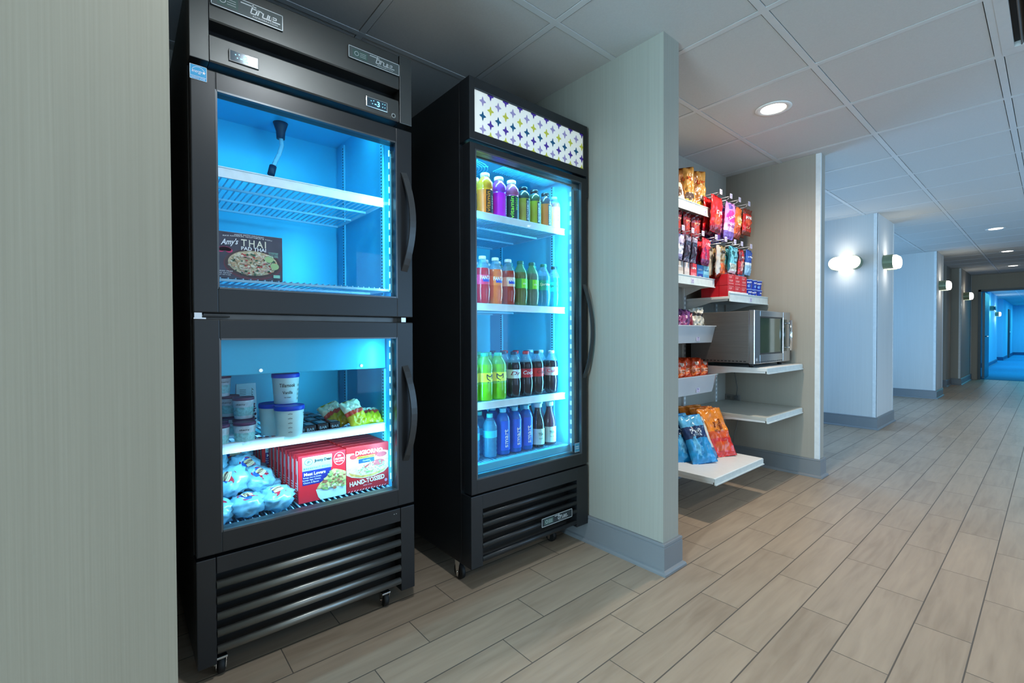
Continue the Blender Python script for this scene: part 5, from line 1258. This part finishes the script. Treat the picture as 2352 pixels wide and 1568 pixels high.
# ---- red boxes in a white tray, blue cups
REDB = mat('noodle_cup_red', (196, 26, 40), .4, var=.08)
def redbox(y, z, desc):
    t = thing('soup_box', (-1.400, y, z), desc, 'box', 'red soup boxes on the niche shelf')
    ob('carton', box(-.06, 0, -.046, .046, 0, .074, bev=.0015), REDB, t, local=True)
    bm = bmesh.new(); f = FX(.0008)
    text(bm, 'CUP', f, -.01, .055, .013, 0, width=.042, bold=.03); text(bm, 'SOUP', f, .0, .032, .013, 0, width=.052, bold=.03); quad(bm, -.036, .036, .012, .015, f); quad(bm, -.036, .036, .068, .070, f)
    ob('lettering', bm, INK((240, 170, 170)), t, local=True); return t
rb = redbox(3.112, 1.2505, 'red soup box, lower layer, leftmost')
for y, z, l in ((3.210, 1.2505, 'lower layer, middle'), (3.308, 1.2505, 'lower layer, rightmost'), (3.112, 1.3255, 'upper layer, leftmost'), (3.210, 1.3255, 'upper layer, middle'), (3.308, 1.3255, 'upper layer, rightmost')):
    dup(rb, (-1.400, y, z), 0, 'red soup box, '+l); 
for k, (y, z) in enumerate(((3.112, 1.2505), (3.210, 1.2505), (3.308, 1.2505), (3.112, 1.3255), (3.210, 1.3255), (3.308, 1.3255))):
    for j in (1, 2): dup(rb, (-1.400-.062*j, y, z), 0, 'red soup box, %s row, behind the %s %s one' % (('second', 'third')[j-1], ('lower', 'upper')[k//3], ('leftmost', 'middle', 'rightmost')[k % 3]))
t = thing('display_tray', (-1.392, 3.21, 1.2505), 'low white card tray front before the red soup boxes', 'tray')
ob('tray_front', box(-.003, .0, -.150, .148, 0, .034), PAPERW, t, local=True)
bm = bmesh.new(); text(bm, 'SOUP', FX(.0006), .03, .017, .016, width=.10, bold=.03); ob('lettering', bm, INK((110, 110, 130)), t, local=True)
def bluecup(loc, desc):
    t = thing('pasta_cup', loc, desc, 'cup', 'blue pasta cups on the niche shelf')
    bm = bmesh.new(); lathe(bm, [(.030, 0), (.031, .002), (.037, .060), (.038, .062)], 22); ob('cup', bm, mat('cup_blue', (24, 58, 170), .35, var=.1), t, local=True)
    bm = bmesh.new(); lathe(bm, [(.038, .062), (.040, .063), (.040, .067), (.036, .068)], 22); ob('lid', bm, mat('lid_pale_blue', (140, 170, 220), .35), t, local=True)
    bm = bmesh.new()
    def cn(u, v): r = .0312+.0062*v/.062; return (r*math.cos(u/.035), r*math.sin(u/.035), v)
    quad(bm, .010, .036, .006, .034, cn, 0, 5); text(bm, 'PASTA', cn, -.008, .046, .011, 1, width=.040, bold=.03); ell(bm, -.016, .022, .010, .009, cn, 2)
    ob('label_print', bm, [mat('pasta_tan', (222, 190, 140), .5), WHTINK, mat('ink_sky', (120, 170, 230), .5)], t, local=True); return t
bc = bluecup((-1.425, 3.408, 1.2505), 'blue pasta cup, lower front, next to the red boxes')
bl = [((-1.425, 3.492, 1.2505), 'lower front, middle'), ((-1.425, 3.576, 1.2505), 'lower front, nearest the side wall'), ((-1.425, 3.408, 1.319), 'upper front, next to the red boxes'), ((-1.425, 3.492, 1.319), 'upper front, middle'), ((-1.425, 3.576, 1.319), 'upper front, nearest the side wall')]
for q, l in bl: dup(bc, q, random.uniform(-.4, .4), 'blue pasta cup, '+l)
for y, l in ((3.408, 'next to the red boxes'), (3.492, 'middle'), (3.576, 'nearest the side wall')):
    dup(bc, (-1.51, y, 1.2505), 0, 'blue pasta cup, lower back row, '+l); dup(bc, (-1.51, y, 1.319), 0, 'blue pasta cup, upper back row, '+l)
# ---- topmost shelf
g = 'bags on the topmost shelf'
LY = bag('chip_bag', .155, .285, .060, [(158, 100, 40), (196, 146, 70), (90, 70, 60), (226, 200, 90)], '', group=g, seed=31, amp=1.3, zones=zpatch(lambda u, v: 1 if u > .55 else 0, (.75, .30, .22, .10, 2), (.6, .12, .3, .12, 3)), prints=[("LAY'S", (206, 60, 30), .72, .72, .030, .062, 0)])
place(LY, (-1.545, 2.925, 1.8025), -.55, -.08, 0, 'crumpled brown and gold chip bag, rightmost on the topmost shelf')
again(LY, (-1.565, 2.800, 1.8025), -.95, -.10, .05, 'crumpled brown and gold chip bag left of the lettered one')
again(LY, (-1.630, 2.930, 1.8025), -.3, -.02, -.05, 'crumpled brown bag at the back of the topmost shelf')
FO = bag('chip_bag', .150, .200, .050, [(232, 226, 212), (110, 84, 70), (206, 190, 160)], '', group=g, seed=32, amp=1.3, zones=zpatch(0, (.3, .3, .3, .2, 1), (.7, .6, .2, .2, 1), (.5, .8, .3, .1, 2)), prints=[('pop', (90, 60, 50), .5, .5, .02, .06, 0)])
place(FO, (-1.555, 2.690, 1.8025), -.6, -.42, 0, 'white and brown mottled bag leaning back, beside the brown bags')
again(FO, (-1.570, 2.580, 1.8025), -.6, -.42, 0, 'white and brown mottled bag half hidden by the divider wall')
# ---- bins' contents
g = 'bags in the upper bin'
PU = bag('cookie_bag', .120, .215, .050, [(104, 44, 112), (160, 70, 130), (60, 24, 74)], '', group=g, seed=41, amp=1.5, zones=zpatch(0, (.5, .6, .3, .2, 1), (.2, .3, .2, .2, 2)), prints=[('yum', (220, 180, 220), .5, .55, .02, .06, .3)])
place(PU, (-1.550, 2.630, .955), -.5, -.2, .1, 'purple foil bag at the left of the upper bin')
again(PU, (-1.545, 2.725, .955), -.6, -.25, -.15, 'purple foil bag in the middle of the upper bin')
again(PU, (-1.62, 2.68, .955), .2, -.05, .1, 'purple foil bag at the back of the upper bin')
RM = bag('cookie_bag', .110, .185, .046, [(150, 60, 80), (196, 110, 120), (90, 34, 60)], '', group=g, seed=42, amp=1.5, zones=zpatch(0, (.5, .6, .3, .2, 1), (.8, .3, .2, .2, 2)))
place(RM, (-1.540, 2.815, .955), -.7, -.2, .1, 'rose pink foil bag between the purple and white bags')
again(RM, (-1.61, 2.79, .955), .4, -.1, 0, 'rose pink foil bag behind the front one')
WH = bag('cookie_bag', .100, .215, .046, [(214, 216, 206), (40, 38, 42), (170, 172, 160)], '', group=g, seed=43, amp=1.5, zones=zpatch(zband((.78, 0), (.9, 1), (1, 0)), (.6, .4, .25, .15, 2)), prints=[('oat', (60, 60, 60), .5, .4, .018, .05, 0)])
place(WH, (-1.530, 2.890, .955), -.6, -.2, -.1, 'white foil bag with a black top band in the upper bin')
again(WH, (-1.535, 2.965, .965), -.5, -.12, .1, 'white foil bag with a black top band at the right end of the upper bin')
g = 'bags in the lower bin'
OR = bag('cracker_bag', .130, .215, .050, [(206, 72, 30), (236, 130, 70), (130, 34, 20), (224, 210, 200)], '', group=g, seed=44, amp=1.6, zones=zpatch(0, (.5, .62, .32, .14, 1), (.2, .25, .2, .2, 2), (.7, .85, .1, .06, 3)), prints=[('CHEEZ', (245, 225, 210), .5, .62, .020, .085, .1)])
for k, (x, y, rz, tl) in enumerate(((-1.530, 2.955, -.5, -.2), (-1.530, 2.865, -.7, -.2), (-1.535, 2.775, -.6, -.25), (-1.545, 2.68, -.6, -.2), (-1.62, 2.92, -.3, -.1), (-1.625, 2.80, -.4, -.1))):
    lb = 'orange foil cracker bag in the lower bin, '+('rightmost at the front', 'second from the right at the front', 'third from the right at the front', 'leftmost at the front', 'back row right', 'back row left')[k]
    (place if k == 0 else again)(OR, (x, y, .628), rz, tl, .1*((k % 3)-1), lb)
SV = bag('cracker_bag', .080, .130, .034, [(70, 66, 70), (200, 196, 196)], 'dark and silver foil bag at the left of the lower bin', group=g, seed=45, amp=1.5, zones=zpatch(0, (.5, .5, .3, .3, 1)))
place(SV, (-1.495, 2.585, .628), .4, -.2, .2)
# ---- lowest shelf
g = 'blue bags on the lowest shelf'
BL = bag('popcorn_bag', .165, .300, .060, [(20, 144, 206), (16, 48, 96), (96, 184, 226), (214, 224, 224)], '', group=g, seed=51, amp=1.1, zones=zpatch(zband((.50, 0), (.74, 1), (1, 2)), (.35, .35, .12, .2, 2)), prints=[('Puff', (225, 235, 240), .5, .645, .030, .085, 0), ('corn', (200, 220, 235), .5, .56, .014, .06, 0)])
place(BL, (-1.335, 2.640, .2325), -.55, -.50, .10, 'blue bag with a navy name band, nearest to the orange bag')
again(BL, (-1.413, 2.612, .2325), -.55, -.50, .10, 'blue bag with a navy name band, middle of the three')
again(BL, (-1.491, 2.584, .2325), -.55, -.50, .10, 'blue bag with a navy name band, half hidden by the divider wall')
g = 'bags behind the blue ones on the lowest shelf'
WP = bag('popcorn_bag', .150, .270, .045, [(206, 206, 196), (60, 110, 150), (214, 214, 206)], '', group=g, seed=52, zones=zpatch(zband((.25, 1), (1, 0)), (.5, .85, .4, .1, 1)), prints=[('salt', (80, 80, 90), .5, .5, .02, .07, 0)])
place(WP, (-1.365, 2.725, .2325), -.55, -.50, .10, 'whitish bag squeezed between the blue and orange bags')
OG = bag('popcorn_bag', .180, .320, .060, [(232, 136, 34), (206, 40, 34), (214, 84, 30), (240, 190, 90)], '', group=g, seed=53, amp=1.1, zones=zpatch(zband((.36, 1), (.5, 2), (1, 0)), (.5, .2, .3, .1, 2)), prints=[('Tostitos', (150, 60, 20), .62, .60, .026, .085, PI/2), ('hot', (120, 40, 14), .42, .60, .02, .06, PI/2)])
place(OG, (-1.330, 2.880, .2325), -.50, -.50, .05, 'orange and red bag at the front right of the lowest shelf')
again(OG, (-1.393, 2.905, .2325), -.50, -.50, .05, 'orange and red bag behind the front orange one')
again(OG, (-1.470, 2.900, .2325), -.50, -.50, .05, 'orange and red bag at the back of the lowest shelf')

# ============================================================ MICROWAVE, OUTLET, CORD
MX, M0, M1, MZ0, MZ1 = -1.200, 2.990, 3.580, .812, 1.149
mw = thing('microwave_oven', (-1.42, (M0+M1)/2, .788), 'stainless steel microwave oven with a greenish window on the niche shelf', 'microwave')
MS = mat('brushed_grey_steel', (104, 102, 100), .5, .4, var=.08, scale=6, stretch=(1, 1, 30))
ob('body', box(-1.62, MX-.035, M0+.004, M1-.004, MZ0+.004, MZ1-.004, bev=.004), MS, mw)
bm = bmesh.new(); frame(bm, MX-.034, MX, M0, M1, MZ0, MZ1, .085, .058, .038, bev=.003, wy2=.125); d_ = ob('door', bm, STEEL, mw)
ob('window', box(MX-.020, MX-.008, M0+.083, M1-.123, MZ0+.056, MZ1-.036), mat('microwave_window', (58, 76, 58), .08, .1, coat=.8), d_)
bm = bmesh.new(); frame(bm, MX-.008, MX-.002, M0+.083, M1-.123, MZ0+.056, MZ1-.036, .010, .010, .010, bev=.001); ob('window_bezel', bm, BLACK, d_)
bm = bmesh.new(); yh = M1-.050; rod(bm, (MX+.022, yh, MZ0+.075), (MX+.022, yh, MZ1-.055), .009, 14); rod(bm, (MX-.002, yh, MZ0+.095), (MX+.022, yh, MZ0+.095), .006, 10); rod(bm, (MX-.002, yh, MZ1-.075), (MX+.022, yh, MZ1-.075), .006, 10); ob('handle', bm, CHROME, d_)
bm = bmesh.new(); quad(bm, M1-.118, M1-.060, MZ0+.07, MZ1-.05, lambda u, v: (MX+.0006, u, v)); cp = ob('control_panel', bm, mat('panel_dark', (46, 58, 46), .15, coat=.6), mw)
bm = bmesh.new(); quad(bm, M0+.010, M0+.050, MZ0+.016, MZ0+.040, lambda u, v: (MX+.0006, u, v), 0); text(bm, 'LG', lambda u, v: (MX+.001, u, v), M0+.030, MZ0+.028, .012, 1, bold=.02); ob('badge', bm, [mat('badge_grey', (110, 116, 122), .4), WHTINK], mw)
bm = bmesh.new()
for i in range(12): bx(bm, MX-.0005, MX+.0006, M0+.07+i*.032, M0+.092+i*.032, MZ0+.008, MZ0+.013)
for i in range(14): bx(bm, -1.58+i*.024, -1.565+i*.024, M0+.0032, M0+.0046, MZ0+.012, MZ0+.018)
ob('vent_slot', bm, DARK, mw)
for x in (-1.58, -1.25):
    for y in (M0+.075, M1-.05): ob('foot', rod(bmesh.new(), (x, y, .788), (x, y, MZ0+.006), .014, 14), RUB, mw)
t = thing('wall_outlet', (-1.64, 3.683, .44), 'grey electrical outlet plate on the niche side wall', 'outlet')
bm = bx(bmesh.new(), -.060, .060, -.006, .0, 0, .085, 0, .002); ob('cover_plate', bm, mat('outlet_grey', (136, 134, 130), .45), t, local=True)
bm = bmesh.new()
for x in (-.03, .03):
    for z in (.026, .060): bx(bm, x-.013, x+.013, -.008, -.005, z-.012, z+.012, 0, .001)
ob('socket', bm, mat('socket_grey', (110, 108, 106), .45), t, local=True)
pts = [(-1.625, 3.62, .86), (-1.632, 3.655, .80), (-1.63, 3.670, .74), (-1.615, 3.672, .66), (-1.600, 3.668, .58), (-1.607, 3.668, .515)]
bm = tube(bmesh.new(), pts, .003, 8); bx(bm, -1.620, -1.594, 3.660, 3.676, .488, .518)
ob('power_cord', bm, mat('cord_grey', (90, 90, 90), .5), None, 'thin grey power cord hanging down to the outlet', 'cord')
pts = [(-1.59, 3.664, .458), (-1.585, 3.668, .42), (-1.60, 3.672, .30), (-1.625, 3.672, .20), (-1.63, 3.672, .145)]
ob('power_cord', tube(bmesh.new(), pts, .0028, 8), mat('cord_pale', (120, 118, 114), .5), None, 'pale cord running down from the outlet below the empty shelf', 'cord')
